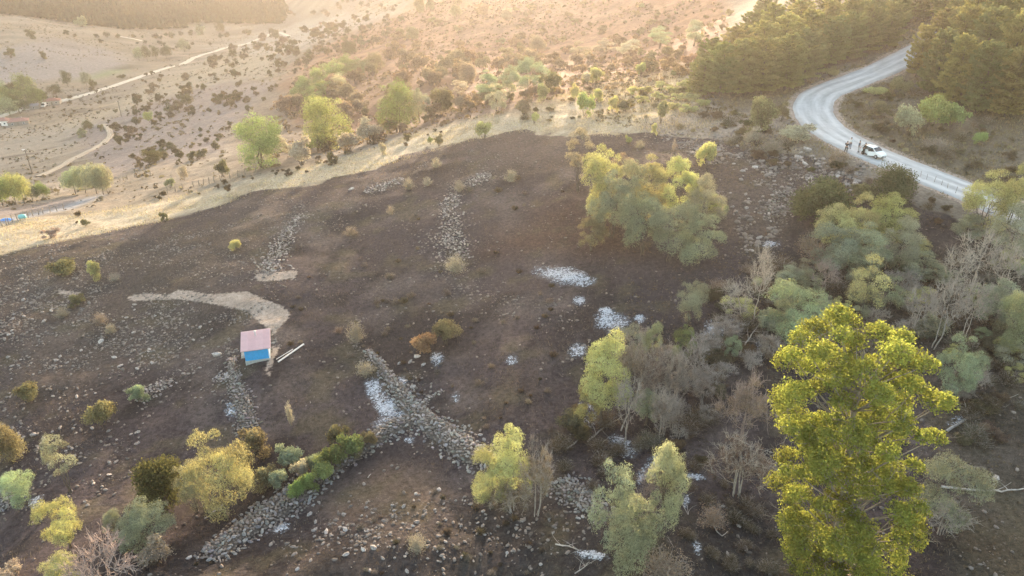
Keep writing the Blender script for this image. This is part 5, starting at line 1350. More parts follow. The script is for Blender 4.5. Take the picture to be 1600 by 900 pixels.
scrub('slope_litter', 30000, (0, 75), (30, 115), lambda x, y, px, py, r: (poly_sd(px, py, BURN) > 0) & (px > 960) & (fbm(x, y, 5, 98, 4)+r.random(len(x))*.3 > .68), .10, .34, (.15, .12, .09), 'scorched leaf litter and low scrub among the trees', 44)

# ------------------------------------------------------------------ ash
def ash_mat():
    m, n, l, b = mat('wood_ash', 1.0, .05)
    geo = n.new('ShaderNodeNewGeometry'); at = n.new('ShaderNodeAttribute'); at.attribute_name = 'depth'
    def nz(sc, det):
        z = n.new('ShaderNodeTexNoise'); z.inputs['Scale'].default_value = sc; z.inputs['Detail'].default_value = det; z.inputs['Roughness'].default_value = .7
        l.new(geo.outputs['Position'], z.inputs['Vector']); return z
    n1 = nz(2.4, 6); n2 = nz(7.0, 4)
    def mth(op, x, y):
        q = n.new('ShaderNodeMath'); q.operation = op
        for i, v in enumerate((x, y)):
            if isinstance(v, float): q.inputs[i].default_value = v
            else: l.new(v, q.inputs[i])
        return q.outputs[0]
    v = mth('ADD', mth('ADD', at.outputs['Fac'], mth('MULTIPLY', mth('SUBTRACT', n1.outputs['Fac'], .5), 4.2)), mth('MULTIPLY', mth('SUBTRACT', n2.outputs['Fac'], .5), 4.0))
    mr = n.new('ShaderNodeMapRange'); mr.inputs['From Min'].default_value = -.05; mr.inputs['From Max'].default_value = 1.15; mr.inputs['To Max'].default_value = .88; l.new(v, mr.inputs['Value'])
    l.new(mr.outputs[0], b.inputs['Alpha'])
    r = n.new('ShaderNodeValToRGB'); r.color_ramp.elements[0].color = (.30, .31, .345, 1); r.color_ramp.elements[1].color = (.62, .64, .70, 1); r.color_ramp.elements[0].position = .35; r.color_ramp.elements[1].position = .65
    l.new(n2.outputs['Fac'], r.inputs[0]); l.new(r.outputs[0], b.inputs['Base Color'])
    return m
M_ash = ash_mat()
def ash(cx, cy, rx, ry, rot, label, thick=.72, cell=.10, seed=0):
    rng = np.random.default_rng(seed)
    a = np.linspace(0, 2*pi, 40); c, s = cos(radians(rot)), sin(radians(rot))
    pu = np.cos(a)*rx*1.5; pv = np.sin(a)*ry*1.5
    g = ground(cx+pu*c-pv*s, cy+pu*s+pv*c)
    x0, y0 = g[:, 0].min(), g[:, 1].min(); nx = int((g[:, 0].max()-x0)/cell)+2; ny = int((g[:, 1].max()-y0)/cell)+2
    X, Y = np.meshgrid(x0+np.arange(nx)*cell, y0+np.arange(ny)*cell)
    X = X+rng.uniform(-.35, .35, X.shape)*cell; Y = Y+rng.uniform(-.35, .35, X.shape)*cell
    Z = height(X, Y); px, py, _ = project(X, Y, Z)
    u = ((px-cx)*c+(py-cy)*s)/rx; v = (-(px-cx)*s+(py-cy)*c)/ry
    e = thick-(u*u+v*v)*thick+(fbm(X, Y, 1.6, seed, 4)-.5)*1.5
    Z = Z+.015+np.clip(e, 0, 1.2)*.05+rng.random(X.shape)*.03
    idx = np.arange(nx*ny).reshape(ny, nx)
    f = np.stack([idx[:-1, :-1], idx[:-1, 1:], idx[1:, 1:], idx[1:, :-1]], -1).reshape(-1, 4)
    f = f[(e[:-1, :-1]+e[1:, 1:]).ravel() > -.5]
    if not len(f): return
    used, inv = np.unique(f, return_inverse=True)
    V = np.stack([X, Y, Z], -1).reshape(-1, 3)[used]; org = V.mean(0)
    o = ob('ash_patch', mesh_np('ash_patch', V-org, inv.reshape(f.shape), [M_ash], smooth=True, attrs={'depth': ('FLOAT', e.ravel()[used])}), None, tuple(org)); tag(o, label, 'ash')
for i, a in enumerate(((880,431,46,15,8,'large oval white ash patch below the central clump'),(906,470,10,7,0,'small round ash patch below the large oval one'),(947,487,12,7,10,'small bright ash patch left of the lone grey green tree'),(955,503,26,16,10,'thin grey ash patch above the scorched copse'),
 (583,605,16,14,40,'bluish ash at the upper end of the ash streak beside the long wall'),(600,632,34,14,50,'main bluish ash streak in the corner of the two walls'),(612,655,34,11,-18,'ash lying along the wall below the junction'),(628,598,10,8,70,'small ash patch right of the ash streak'),(683,560,9,10,60,'small ash streak above the pale boulders'),(712,620,9,7,-60,'small ash streak alone right of the walls'),
 (1115,525,18,28,0,'ash ring round the burnt stump in the copse'),(1190,545,13,10,10,'ash patch at the foot of the lone dead trees'),(1225,548,22,4,4,'thin ash line right of the dead tree foot'),(1048,651,10,14,-25,'bright white ash patch under the scorched copse'),(922,655,12,24,10,'bluish ash patch behind the leaning stems'),
 (980,702,24,14,0,'ash patch above the twin topped willow'),(945,722,12,16,20,'ash patch left of the twin topped willow tip'),(1020,730,14,22,20,'ash patch behind the right top of the twin willow'),(925,868,26,8,10,'ash patch at the bottom left of the bottom willow'),(1090,855,8,14,-20,'small white ash streak right of the bottom willow'),
 (54,786,16,8,-35,'ash patch in the lower left corner under the grey tree'),(360,640,10,11,-30,'ash patch beside the crumbling wall'),(1520,645,40,7,-25,'long ash streak with a burnt log right of the golden tree'),(1205,382,14,5,0,'thin pale ash patch left of the rusty brown bush'),(440,826,14,7,-20,'thin ash patch just right of the broad wall'),(1085,745,14,5,10,'thin ash patch right of the twin topped willow'),(640,688,8,5,0,'tiny ash patch under the wall junction'),(800,563,10,8,0,'faint ash patch in the middle of the burnt slope'),(902,548,16,9,-25,'grey ash dusting left of the golden yellow willow'),
 (965,690,16,10,15,'broken ash streak in front of the scorched copse'),(1072,782,7,12,10,'narrow ash streak right of the twin topped willow foot'),(1000,745,8,14,30,'ash streak between the tops of the bottom willow'),(905,640,7,14,10,'thin ash streak left of the low yellow willow'),
 (1135,500,12,7,0,'pale ash dusting above the burnt stump'),(1150,620,9,6,20,'small ash patch above the rusty scorched tree'),(895,775,10,6,20,'ash dusting on the short wall end'),(1000,498,9,6,0,'little ash patch above the slender silvery treetop'))):
    ash(*a, seed=200+i, thick=1.0 if i in (0, 2, 4, 5, 6, 10, 13, 15, 17, 18) else .72)

# ------------------------------------------------------------------ logs and fallen branches
M_log = tint_mat('weathered_wood', .85, .3, 3.0)
def log(pts, r, label, name='fallen_log', col=(.40, .36, .33), fork=True, seed=0, lift=.12):
    rng = np.random.default_rng(seed); g = ground(*np.array([p[:2] for p in pts], float).T)
    P = resample(g, .4); P[:, 2] = height(P[:, 0], P[:, 1])+lift+np.interp(np.linspace(0, 1, len(P)), np.linspace(0, 1, len(pts)), [p[2] if len(p) > 2 else 0 for p in pts])
    P[1:-1] += rng.normal(size=(len(P)-2, 3))*.03; org = P[0].copy(); P = P-org
    root = empty(name, tuple(org), 0, label, 'log' if 'log' in name else 'branch')
    sg = Segs(); sg.poly(P, r, r*.4); ob('stem', wood_mesh('stem', sg, 6, M_log), root, None, col)
    if fork:
        s2 = Segs()
        for k in range(6):
            q = P[rng.integers(len(P)//3, len(P))]; d = norm(rng.normal(size=3)*[1, 1, .5]+[0, 0, .4]); L = rng.uniform(.6, 1.6)
            s2.poly(bez(q, q+d*L, q+d*L*.5+rng.normal(size=3)*.15, 4), r*.35, r*.1)
        ob('twigs', wood_mesh('twigs', s2, 4, M_log), root, None, col)
log([(1478,676),(1510,655),(1540,636),(1568,624)], .13, 'pale burnt log lying right of the golden tree top', seed=1)
log([(1470,762),(1510,767),(1560,769),(1615,765)], .10, 'long thin fallen trunk reaching to the right edge', seed=2)
log([(1475,752),(1500,730),(1518,738)], .06, 'forked branch above the long thin fallen trunk', 'fallen_branch', seed=3)
log([(918,692),(945,668),(968,655)], .09, 'pale fallen log leaning into the front of the scorched copse', seed=4)
log([(970,675),(990,640,1.2),(1010,600,2.6)], .07, 'leaning pale stem in the scorched copse', 'leaning_branch', seed=5)
log([(948,600,3.0),(958,635,1.6),(975,672,.2)], .09, 'dark leaning stem under the golden yellow willow', 'leaning_branch', col=(.20,.165,.135), seed=6)
log([(1155,555),(1175,530,.6),(1192,515,1.2)], .08, 'pale leaning branch at the foot of the lone dead trees', 'leaning_branch', seed=7)
log([(886,702),(905,688),(916,676)], .08, 'pale split branch left of the scorched copse', 'fallen_branch', seed=8)
log([(868,852),(890,856),(905,862)], .06, 'thin pale branch left of the bottom ash patch', 'fallen_branch', seed=9)
log([(898,898),(915,886),(920,880)], .05, 'small pale branch at the bottom edge by the ash', 'fallen_branch', seed=10)
log([(1110,818),(1128,840),(1137,832)], .05, 'short pale stick right of the bottom willow', 'fallen_branch', seed=11, fork=False)
log([(575,748),(580,742)], .05, 'short pale stick on the swept brown ground', 'fallen_branch', seed=12, fork=False)
log([(1050,775,1.0),(1060,790,.5),(1075,806)], .05, 'thin curved branch right of the twin topped willow', 'fallen_branch', seed=13)
log([(320,812),(345,795),(362,780,.4)], .05, 'thin pale stick under the large lower left willow', 'fallen_branch', seed=14, fork=False)
# burnt stump in the ash ring
_g = ground1(1117, 533)
st = empty('burnt_stump', tuple(_g), 0, 'burnt split stump in the middle of the ash ring', 'stump')
_sg = Segs(); _r = np.random.default_rng(4)
for k in range(7): _sg.poly(bez(np.array([_r.normal()*.15, _r.normal()*.15, -.1]), np.array([_r.normal()*.5, _r.normal()*.5, _r.uniform(.5, 1.3)]), np.array([0, 0, .4]), 4), .12, .03)
ob('stump', wood_mesh('burnt_stump', _sg, 6, M_log), st, None, (.12, .11, .11))
# ------------------------------------------------------------------ box helpers for built things
class MB:
    def __init__(s): s.v = []; s.f = []
    def add(s, V, F):
        o = len(s.v); s.v += [tuple(map(float, p)) for p in V]; s.f += [tuple(int(i)+o for i in q) for q in F]; return s
    def box(s, c, d, rz=0., rx=0., ry=0.):
        from mathutils import Euler, Vector
        R = Euler((rx, ry, rz)).to_matrix()
        V = [R @ Vector((x*d[0]/2, y*d[1]/2, z*d[2]/2))+Vector(c) for z in (-1, 1) for y in (-1, 1) for x in (-1, 1)]
        return s.add(V, [(0, 2, 3, 1), (4, 5, 7, 6), (0, 1, 5, 4), (2, 6, 7, 3), (0, 4, 6, 2), (1, 3, 7, 5)])
    def cyl(s, a, b, r, n=10, r2=None):
        a = np.array(a, float); b = np.array(b, float); d = norm(b-a); h = np.array([0, 0, 1.]) if abs(d[2]) < .9 else np.array([1., 0, 0])
        u = norm(np.cross(d, h)); w_ = np.cross(d, u); r2 = r if r2 is None else r2
        A = [a+(cos(k/n*2*pi)*u+sin(k/n*2*pi)*w_)*r for k in range(n)]; B = [b+(cos(k/n*2*pi)*u+sin(k/n*2*pi)*w_)*r2 for k in range(n)]
        return s.add(A+B, [(k, (k+1) % n, n+(k+1) % n, n+k) for k in range(n)]+[tuple(range(n))[::-1], tuple(range(n, 2*n))])
    def build(s, name, m, parent=None, color=None, bevel=0., smooth=False, loc=None):
        me = bpy.data.meshes.new(name); me.from_pydata(s.v, [], s.f); me.materials.append(m)
        bm = bmesh.new(); bm.from_mesh(me); bmesh.ops.recalc_face_normals(bm, faces=bm.faces)
        if bevel: bmesh.ops.bevel(bm, geom=list(bm.edges), offset=bevel, segments=2, affect='EDGES', clamp_overlap=True)
        for f in bm.faces: f.smooth = smooth
        bm.to_mesh(me); bm.free()
        return ob(name, me, parent, loc, color)
M_paint = tint_mat('weathered_paint', .6, .10, 6.0)
M_metal = tint_mat('painted_sheet', .45, .06, 2.0)
M_plaster = tint_mat('rough_plaster', .95, .18, 4.0, .3)
def solid(name, c, rough=.5, metal=0., spec=.5):
    m, n, l, b = mat(name, rough, spec); b.inputs['Base Color'].default_value = (*c, 1); b.inputs['Metallic'].default_value = metal; return m

# ------------------------------------------------------------------ blue hut with a pink sheet roof
def hut():
    g = ground1(404, 556)
    root = empty('hut', (g[0], g[1], float(height(g[0], g[1]))), radians(15), 'small blue hut with a pink sheet metal roof on the burnt slope', 'hut')
    W, Dp, H = 2.45, 2.2, 1.50
    MB().box((0, 0, -.23), (W+.10, Dp+.10, .9)).build('foundation', M_plaster, root, (.40, .41, .39), .02)
    b = .22; t = .14
    MB().box((0, -Dp/2+t/2, b+H/2-.05), (W, t, H-.1)).build('wall', M_paint, root, (.045, .34, .70))
    MB().box((0, Dp/2-t/2, b+H/2+.28), (W, t, H+.56)).build('wall', M_paint, root, (.03, .28, .60))
    for sx in (-1, 1):
        x = sx*(W/2-t/2); m = MB()
        V = [(x+dx*t/2, y, z) for dx in (-1, 1) for y, z in ((-Dp/2+t+.002, b), (Dp/2-t-.002, b), (Dp/2-t-.002, b+H+.5), (-Dp/2+t+.002, b+H-.12))]
        m.add(V, [(0, 1, 2, 3), (7, 6, 5, 4), (0, 4, 5, 1), (1, 5, 6, 2), (2, 6, 7, 3), (3, 7, 4, 0)]).build('wall', M_paint, root, (.03, .28, .60) if sx < 0 else (.55, .62, .66))
    MB().box((W/2+.005, -Dp/2-.005, b+H/2-.06), (.12, .12, H-.12)).build('corner_post', M_paint, root, (.62, .70, .76))
    # corrugated roof of four sheets, falling towards the front
    slope = atan2(.55, Dp); L = Dp/cos(slope)+.75; nsheet = 4; sw = (W+.55)/nsheet
    for k in range(nsheet):
        n = 14; xs = np.linspace(0, sw+.03, n*2+1); zz = np.where(np.arange(n*2+1) % 2 == 0, 0, .022)
        V = []
        for z0 in (0, -.012):
            for yy in (-L/2, L/2):
                V += [(x, yy, z+z0) for x, z in zip(xs, zz)]
        m_ = n*2+1; F = []
        for i in range(n*2):
            F += [(i, i+1, m_+i+1, m_+i), (2*m_+i, 3*m_+i, 3*m_+i+1, 2*m_+i+1)]
        F += [tuple(list(range(m_))+list(range(3*m_-1, 2*m_-1, -1)))[::1]] if False else []
        mb = MB().add(V, F); o = mb.build('roof_sheet', M_metal, root, (.60, .40, .415) if k % 2 else (.62, .425, .44))
        o.location = (-(W+.55)/2+k*sw, -.10, b+H+.34+.004*k); o.rotation_euler = (slope, 0, 0)
    MB().box((0, -Dp/2-.42, b+H-.04), (W+.5, .03, .10), 0, slope).build('eaves_board', M_paint, root, (.55, .40, .40))
    p = MB().cyl((0, Dp/2-.5, b+H+.3), (0, Dp/2-.5, b+H+1.0), .09, 10).build('flue', M_metal, root, (.6, .55, .55))
    MB().cyl((0, Dp/2-.5, b+H+1.04), (0, Dp/2-.5, b+H+1.12), .15, 10, .04).build('flue_cap', M_metal, p, (.6, .55, .55))
    MB().box((-W/2-.25, -.2, .45), (.4, .8, .28)).build('bench', M_plaster, root, (.5, .44, .38), .02)
hut()
def beams():
    for (a, b_), r, lb in ((((435,567),(475,539)), .075, 'white beam lying on the burnt ground right of the hut'), (((432,563),(458,547)), .03, 'thin white lath lying beside the white beam')):
        A = ground1(*a); B = ground1(*b_); A[2] += .1; B[2] += .1
        o = MB().box((0, 0, 0), (float(np.linalg.norm(B-A)), r*2, r*1.4)).build('wooden_beam' if r > .05 else 'wooden_lath', M_paint, None, (.78, .72, .68))
        d = B-A; o.location = (A+B)/2+np.array([0, 0, .03]); o.rotation_euler = (0, -math.asin(d[2]/np.linalg.norm(d)), atan2(d[1], d[0])); tag(o, lb, 'beam')
beams()

# ------------------------------------------------------------------ white car
def on_road(px, py):
    g = ground1(px, py); k = ((road[:, :2]-g[:2])**2).sum(1).argmin(); return np.array([g[0], g[1], road[k, 2]+.05]), k
M_white = solid('white_car_paint', (.80, .80, .80), .25); M_glass = solid('car_glass', (.03, .035, .045), .08, 0, .8); M_black = solid('black_rubber', (.02, .02, .02), .7)
M_rim = solid('alloy', (.45, .45, .47), .3, .8); M_lamp = solid('lamp_glass', (.75, .78, .8), .1); M_red = solid('red_lamp', (.45, .02, .02), .2); M_plate = solid('plate', (.8, .8, .8), .4); M_trim = solid('dark_trim', (.03, .03, .03), .5)
def car():
    g, k = on_road(1363, 246)
    t = road[k-1]-road[k+1]; ang = atan2(t[1], t[0])      # heading down the road to the lower right
    c = empty('car', tuple(g), ang, 'white hatchback car parked on the road beside four people', 'car')
    # side profile stations: x, half width, z of sill, shoulder, roof
    st = [(-2.06, .62, .42, .78, .80), (-1.98, .76, .30, .92, .98), (-1.75, .83, .24, .98, 1.36), (-1.2, .86, .22, .98, 1.52), (-.5, .87, .20, .97, 1.555), (.1, .87, .20, .96, 1.53), (.55, .87, .20, .95, 1.38), (.98, .86, .20, .95, 1.06), (1.15, .85, .21, .95, .985), (1.6, .81, .24, .86, .88), (1.95, .72, .28, .70, .72), (2.10, .58, .36, .56, .58)]
    V = []; F = []
    for x, hw, z0, zs, zr in st:
        top = hw*(.80 if zr > zs+.25 else .93)
        ring = [(-hw*.86, z0), (-hw, z0+.14), (-hw*1.0, (z0+zs)/2), (-hw*.97, zs), (-top, zr-.05 if zr > zs+.2 else zr-.012), (-top*.7, zr), (0, zr+.02)]
        ring = ring+[(-y, z) for y, z in ring[:-1][::-1]]
        V += [(x, y, z) for y, z in ring]
    m = 13
    for i in range(len(st)-1):
        for j in range(m): F.append((i*m+j, i*m+(j+1) % m, (i+1)*m+(j+1) % m, (i+1)*m+j))
    F += [tuple(range(m))[::-1], tuple((len(st)-1)*m+j for j in range(m))]
    body = MB().add(V, F).build('body', M_white, c, smooth=True)
    sm = body.modifiers.new('subsurf', 'SUBSURF'); sm.levels = 1; sm.render_levels = 1
    def pane(nm, P, off, m=M_glass, par=c):
        P = np.array(P, float); nrm = norm(np.cross(P[1]-P[0], P[2]-P[0])); A = P+nrm*off; B = P-nrm*.02; n = len(P)
        return MB().add(list(A)+list(B), [tuple(range(n)), tuple(range(n, 2*n))[::-1]]+[(i, n+i, n+(i+1) % n, (i+1) % n) for i in range(n)]).build(nm, m, par)
    pane('windscreen', [(1.03, -.72, 1.03), (1.03, .72, 1.03), (.36, .60, 1.475), (.36, -.60, 1.475)], .03)
    pane('rear_window', [(-1.97, .62, 1.05), (-1.97, -.62, 1.05), (-1.62, -.55, 1.44), (-1.62, .55, 1.44)], .03)
    for s in (-1, 1):
        for P in ([(.86, s*.865, 1.0), (.02, s*.875, 1.0), (.0, s*.725, 1.45), (.30, s*.72, 1.42)], [(-.06, s*.875, 1.0), (-.95, s*.87, 1.01), (-.92, s*.715, 1.43), (-.08, s*.73, 1.455)], [(-1.02, s*.87, 1.01), (-1.60, s*.845, 1.03), (-1.42, s*.71, 1.36), (-1.0, s*.715, 1.42)]):
            pane('side_window', P if s > 0 else P[::-1], .025)
        for x in (1.28, -1.25):
            w_ = MB().cyl((x, s*.74, .31), (x, s*.90, .31), .31, 18).build('wheel', M_black, c, bevel=.02)
            MB().cyl((x, s*.89, .31), (x, s*.915, .31), .20, 14, .16).build('rim', M_rim, w_)
        MB().box((1.86, s*.60, .68), (.30, .20, .13), s*-.5).build('headlight', M_lamp, c, bevel=.03)
        MB().box((-1.99, s*.66, .88), (.10, .18, .26)).build('tail_light', M_red, c, bevel=.02)
        MB().box((.72, s*.98, 1.02), (.12, .20, .13)).build('mirror', M_white, c, bevel=.03)
        MB().box((.10, s*.905, .80), (.16, .03, .035)).build('door_handle', M_white, c)
    MB().box((2.06, 0, .50), (.10, .70, .13)).build('grille', M_trim, c, bevel=.02)
    MB().box((2.05, 0, .33), (.12, 1.0, .12)).build('lower_grille', M_trim, c, bevel=.02)
    MB().box((2.125, 0, .43), (.02, .48, .10)).build('number_plate', M_plate, c)
    MB().box((0, 0, .19), (3.0, 1.5, .06)).build('underbody', M_trim, c)
    # front door on the near side standing open
    d = empty('door_hinge', (0, 0, 0)); bpy.data.objects.remove(d)
    dr = MB().box((-.48, 0, .40), (.96, .07, .70)).build('door', M_white, c, bevel=.03); dr.location = (.92, -.90, .25); dr.rotation_euler = (0, 0, radians(38))
    f = MB(); f.cyl((0, 0, .74), (-.52, .05, 1.2), .03, 6); f.cyl((-.52, .05, 1.2), (-.93, .05, 1.2), .03, 6); f.cyl((-.93, .05, 1.2), (-.95, 0, .74), .03, 6); f.build('door_frame', M_trim, dr)
    MB().add([(0, .0, .76), (-.94, .0, .76), (-.92, .05, 1.18), (-.52, .05, 1.18), (0, .012, .76), (-.94, .012, .76), (-.92, .062, 1.18), (-.52, .062, 1.18)], [(0, 1, 2, 3), (7, 6, 5, 4), (0, 4, 5, 1), (1, 5, 6, 2), (2, 6, 7, 3), (3, 7, 4, 0)]).build('door_window', M_glass, dr)
    c.scale = (.86, .86, .86)
    return c, ang, g
CAR, car_ang, car_g = car()

# ------------------------------------------------------------------ people
M_skin = solid('skin', (.42, .26, .19), .6); M_hair = solid('dark_hair', (.02, .017, .015), .8); M_cloth = tint_mat('cloth', .9, .12, 8.0); M_shoe = solid('dark_shoe', (.03, .03, .03), .6)
def skin(name, verts, edges, rad, m, parent, color=None, root=0, sub=1):
    me = bpy.data.meshes.new(name); me.from_pydata([tuple(map(float, v)) for v in verts], edges, []); me.materials.append(m)
    o = ob(name, me, parent, None, color)
    md = o.modifiers.new('skin', 'SKIN'); md.use_smooth_shade = True
    for i, r in enumerate(rad):
        s = me.skin_vertices[0].data[i]; s.radius = (r, r) if not isinstance(r, tuple) else r; s.use_root = (i == root)
    if sub: o.modifiers.new('sub', 'SUBSURF').render_levels = sub
    return o
def person(px, py, face, arms, legs, top, trousers, label, hgt=1.75, lean=0.):
    """arms: elbow and hand for right then left; legs: knee and ankle for right then left (x forward, y left, z up)"""
    g, _ = on_road(px, py)
    if line_d(np.array([g[0]]), np.array([g[1]]), road[:, :2])[0] > ROAD_W: g[2] = float(height(g[0], g[1]))+.01
    c = empty('person', tuple(g), face, label, 'person'); k = hgt/1.75
    V = [(0, 0, .95), (.01+lean*.3, 0, 1.12), (.02+lean*.7, 0, 1.32), (lean, 0, 1.45), (lean+.01, 0, 1.53), (lean+.03, 0, 1.62), (lean+.025, 0, 1.70)]
    R = [(.15, .12), (.14, .115), (.165, .125), (.11, .09), (.055, .055), (.085, .095), (.07, .08)]
    E = [(0, 1), (1, 2), (2, 3), (3, 4), (4, 5), (5, 6)]
    V.append((lean+.13, 0, 1.605)); R.append(.014); E.append((5, 7))          # nose
    def chain(start, pts, rs):
        a = start
        for p, r in zip(pts, rs): V.append(p); R.append(r); E.append((a, len(V)-1)); a = len(V)-1
        return a
    for s, (el, ha) in zip((-1, 1), arms):
        sh = (lean, s*.19, 1.42); wr = np.array(ha); a = chain(3, [sh, el, ha], [.065, .046, .033])
        d = norm(wr-np.array(el)); sd = norm(np.cross(d, [0, 0, 1.]) if abs(d[2]) < .9 else np.array([1., 0, 0]))
        palm = wr+d*.06; pa = chain(a, [tuple(palm)], [.032])
        for q, (off, ln) in enumerate(((-.028, .062), (-.010, .075), (.010, .072), (.028, .055))):
            b0 = palm+sd*off+d*.02; chain(pa, [tuple(b0+d*ln*.5), tuple(b0+d*ln*.95+np.array([.012, 0, -.015]))], [.009, .008])
        chain(pa, [tuple(palm-sd*.045-d*.012), tuple(palm-sd*.055+d*.025)], [.011, .009])
    for s, (kn, an) in zip((-1, 1), legs):
        chain(0, [(0, s*.10, .88), kn, an, (an[0]+.11, an[1]+s*.02, .03)], [.095, .065, .045, .035])
    skin('body', V, E, R, M_skin, c)
    # jacket
    V2 = [(0, 0, .93), (.01+lean*.3, 0, 1.12), (.02+lean*.7, 0, 1.32), (lean, 0, 1.46)]; R2 = [(.175, .145), (.165, .14), (.19, .15), (.12, .10)]; E2 = [(0, 1), (1, 2), (2, 3)]
    for s, (el, ha) in zip((-1, 1), arms):
        V2 += [(lean, s*.19, 1.42), el, tuple(np.array(el)*.12+np.array(ha)*.88)]; n = len(V2); R2 += [.085, .065, .05]; E2 += [(3, n-3), (n-3, n-2), (n-2, n-1)]
    skin('jacket', V2, E2, R2, M_cloth, c, top)
    V3 = [(0, 0, .96)]; R3 = [(.165, .135)]; E3 = []
    for s, (kn, an) in zip((-1, 1), legs):
        V3 += [(0, s*.10, .86), kn, (an[0], an[1], .09)]; n = len(V3); R3 += [.108, .082, .066]; E3 += [(0, n-3), (n-3, n-2), (n-2, n-1)]
    skin('trousers', V3, E3, R3, M_cloth, c, trousers)
    for s, (kn, an) in zip((-1, 1), legs): MB().box((an[0]+.06, an[1]+s*.01, .045), (.28, .10, .09), s*.12).build('shoe', M_shoe, c, bevel=.025)
    bm = bmesh.new(); bmesh.ops.create_uvsphere(bm, u_segments=12, v_segments=8, radius=.118)
    bmesh.ops.delete(bm, geom=[v for v in bm.verts if v.co.z < -.02 and v.co.x > -.02], context='VERTS')
    me = bpy.data.meshes.new('hair'); bm.to_mesh(me); bm.free(); me.materials.append(M_hair); h = ob('hair', me, c, (lean+.005, 0, 1.665)); h.scale = (1, .9, .85)
    for s in (-1, 1):
        b = bmesh.new(); bmesh.ops.create_uvsphere(b, u_segments=6, v_segments=5, radius=.014); e = bpy.data.meshes.new('eye'); b.to_mesh(e); b.free(); e.materials.append(M_hair); ob('eye', e, c, (lean+.112, s*.034, 1.64))
        b = bmesh.new(); bmesh.ops.create_uvsphere(b, u_segments=6, v_segments=5, radius=.03); e = bpy.data.meshes.new('ear'); b.to_mesh(e); b.free(); e.materials.append(M_skin); eo = ob('ear', e, c, (lean+.02, s*.095, 1.625)); eo.scale = (.6, .4, 1)
    MB().box((lean+.112, 0, 1.572), (.012, .045, .010)).build('mouth', solid('lips', (.30, .13, .11), .6), c)
    k *= .93; c.scale = (k, k, k); return c
stand = [((.02, -.11, .50), (-.02, -.13, .08)), ((.0, .11, .50), (-.03, .13, .08))]
hang = [((-.02, -.27, 1.15), (.06, -.27, .90)), ((-.02, .27, 1.15), (.06, .27, .90))]
fold = [((.10, -.27, 1.18), (.27, -.06, 1.16)), ((.10, .27, 1.18), (.27, .06, 1.20))]
person(1321, 238.5, radians(60), fold, [((.06, -.12, .50), (.02, -.18, .08)), ((.0, .12, .50), (-.05, .16, .08))], (.05, .05, .055), (.035, .035, .035), 'person in a dark jacket standing at the road edge farthest from the car')
person(1327, 234.5, radians(-150), [((.04, -.28, 1.16), (.22, -.20, 1.05)), ((-.02, .27, 1.15), (.06, .27, .90))], stand, (.70, .70, .72), (.18, .20, .25), 'person in a white shirt with a grey jacket standing behind the dark jacketed person')
person(1340, 239.5, radians(-40), hang, [((.07, -.14, .50), (.06, -.22, .08)), ((.0, .14, .50), (-.05, .20, .08))], (.13, .135, .15), (.36, .34, .31), 'person in a grey jacket and pale trousers standing between the others')
person(1347.5, 243.5, car_ang+radians(55), [((.24, -.26, 1.28), (.48, -.24, 1.22)), ((.18, .26, 1.18), (.40, .20, 1.10))], [((.10, -.11, .50), (-.08, -.13, .08)), ((-.02, .11, .50), (-.16, .15, .08))], (.018, .018, .02), (.02, .02, .022), 'person dressed in black leaning with one arm on the car', lean=.12)

# ------------------------------------------------------------------ poles and fences
M_pole = noise_mat('tarred_pole', (.10, .085, .07), (.20, .17, .14), 3.0, .9)
def pole(px, py, ty, label, lamp=False):
    g = ground1(px, py); _, _, dep = project(*g); D = math.hypot(g[0], g[1]); d = pix_dir(px, ty); h = CAM_H+d[2]/math.hypot(d[0], d[1])*D-g[2]
    c = empty('utility_pole', tuple(g), 0, label, 'pole')
    MB().cyl((0, 0, -.5), (0, 0, h), .17, 8, .11).build('mast', M_pole, c)
    MB().box((0, 0, h-.5), (1.6, .12, .14)).build('crossarm', M_pole, c)
    for x in (-.7, .7): MB().cyl((x, 0, h-.43), (x, 0, h-.2), .06, 6).build('insulator', M_plate, c)
    if lamp: MB().box((-.5, 0, h+.05), (1.0, .18, .12)).build('lamp_head', M_plate, c)
pole(51, 272, 232, 'wooden pole with a pale top at the left beside the dirt track', True)
pole(190, 182, 157, 'wooden pole standing in the valley field above the track loop')
pole(237, 148, 132, 'wooden pole in the valley beside the road')
pole(566, 68, 36, 'wooden pole on the slope above the fresh green grove')
M_post = noise_mat('grey_post', (.16, .14, .115), (.30, .26, .22), 5.0, .95)
POSTM = MB().cyl((0, 0, -.2), (0, 0, 1.15), .09, 6, .07)
def fence(line, n, label, hgt=1.15, wires=True, thick=1.0):
    g = ground(*np.array(line, float).T); P = resample(g, .5); k = np.linspace(0, len(P)-1, n).astype(int)
    c = empty('fence', tuple(P[0]), 0, label, 'fence'); rg = np.random.default_rng(n); me = None; top = []
    for i in k:
        z = float(height(P[i, 0], P[i, 1]))
        if me is None: o = POSTM.build('post', M_post, c); me = o.data
        else: o = ob('post', me, c)
        o.location = (P[i, 0]-P[0, 0], P[i, 1]-P[0, 1], z-P[0, 2]); o.scale = (thick, thick, hgt/1.15*rg.uniform(.8, 1.15)); o.rotation_euler = (rg.normal()*.06, rg.normal()*.06, 0)
        top.append(np.array(o.location)+np.array([0, 0, hgt*.85]))
    if wires:
        sg = Segs()
        for f in (1., .55): sg.poly(np.array(top)*[1, 1, 1]-np.array([0, 0, hgt*(1-f)]), .015, .015)
        ob('wire', wood_mesh('wire', sg, 3, M_post), c)
fence([(-5,360),(22,346),(40,341),(60,336),(100,328)], 15, 'post fence beside the grey track at the left edge', 1.3, True, .9)
fence([(188,284),(200,280),(215,277),(235,273)], 6, 'row of dark fence posts right of the willow row', 1.2, False, 1.0)
fence([(60,306),(80,300),(95,294)], 5, 'short fence behind the small trees at the left edge', 1.2, True, .9)
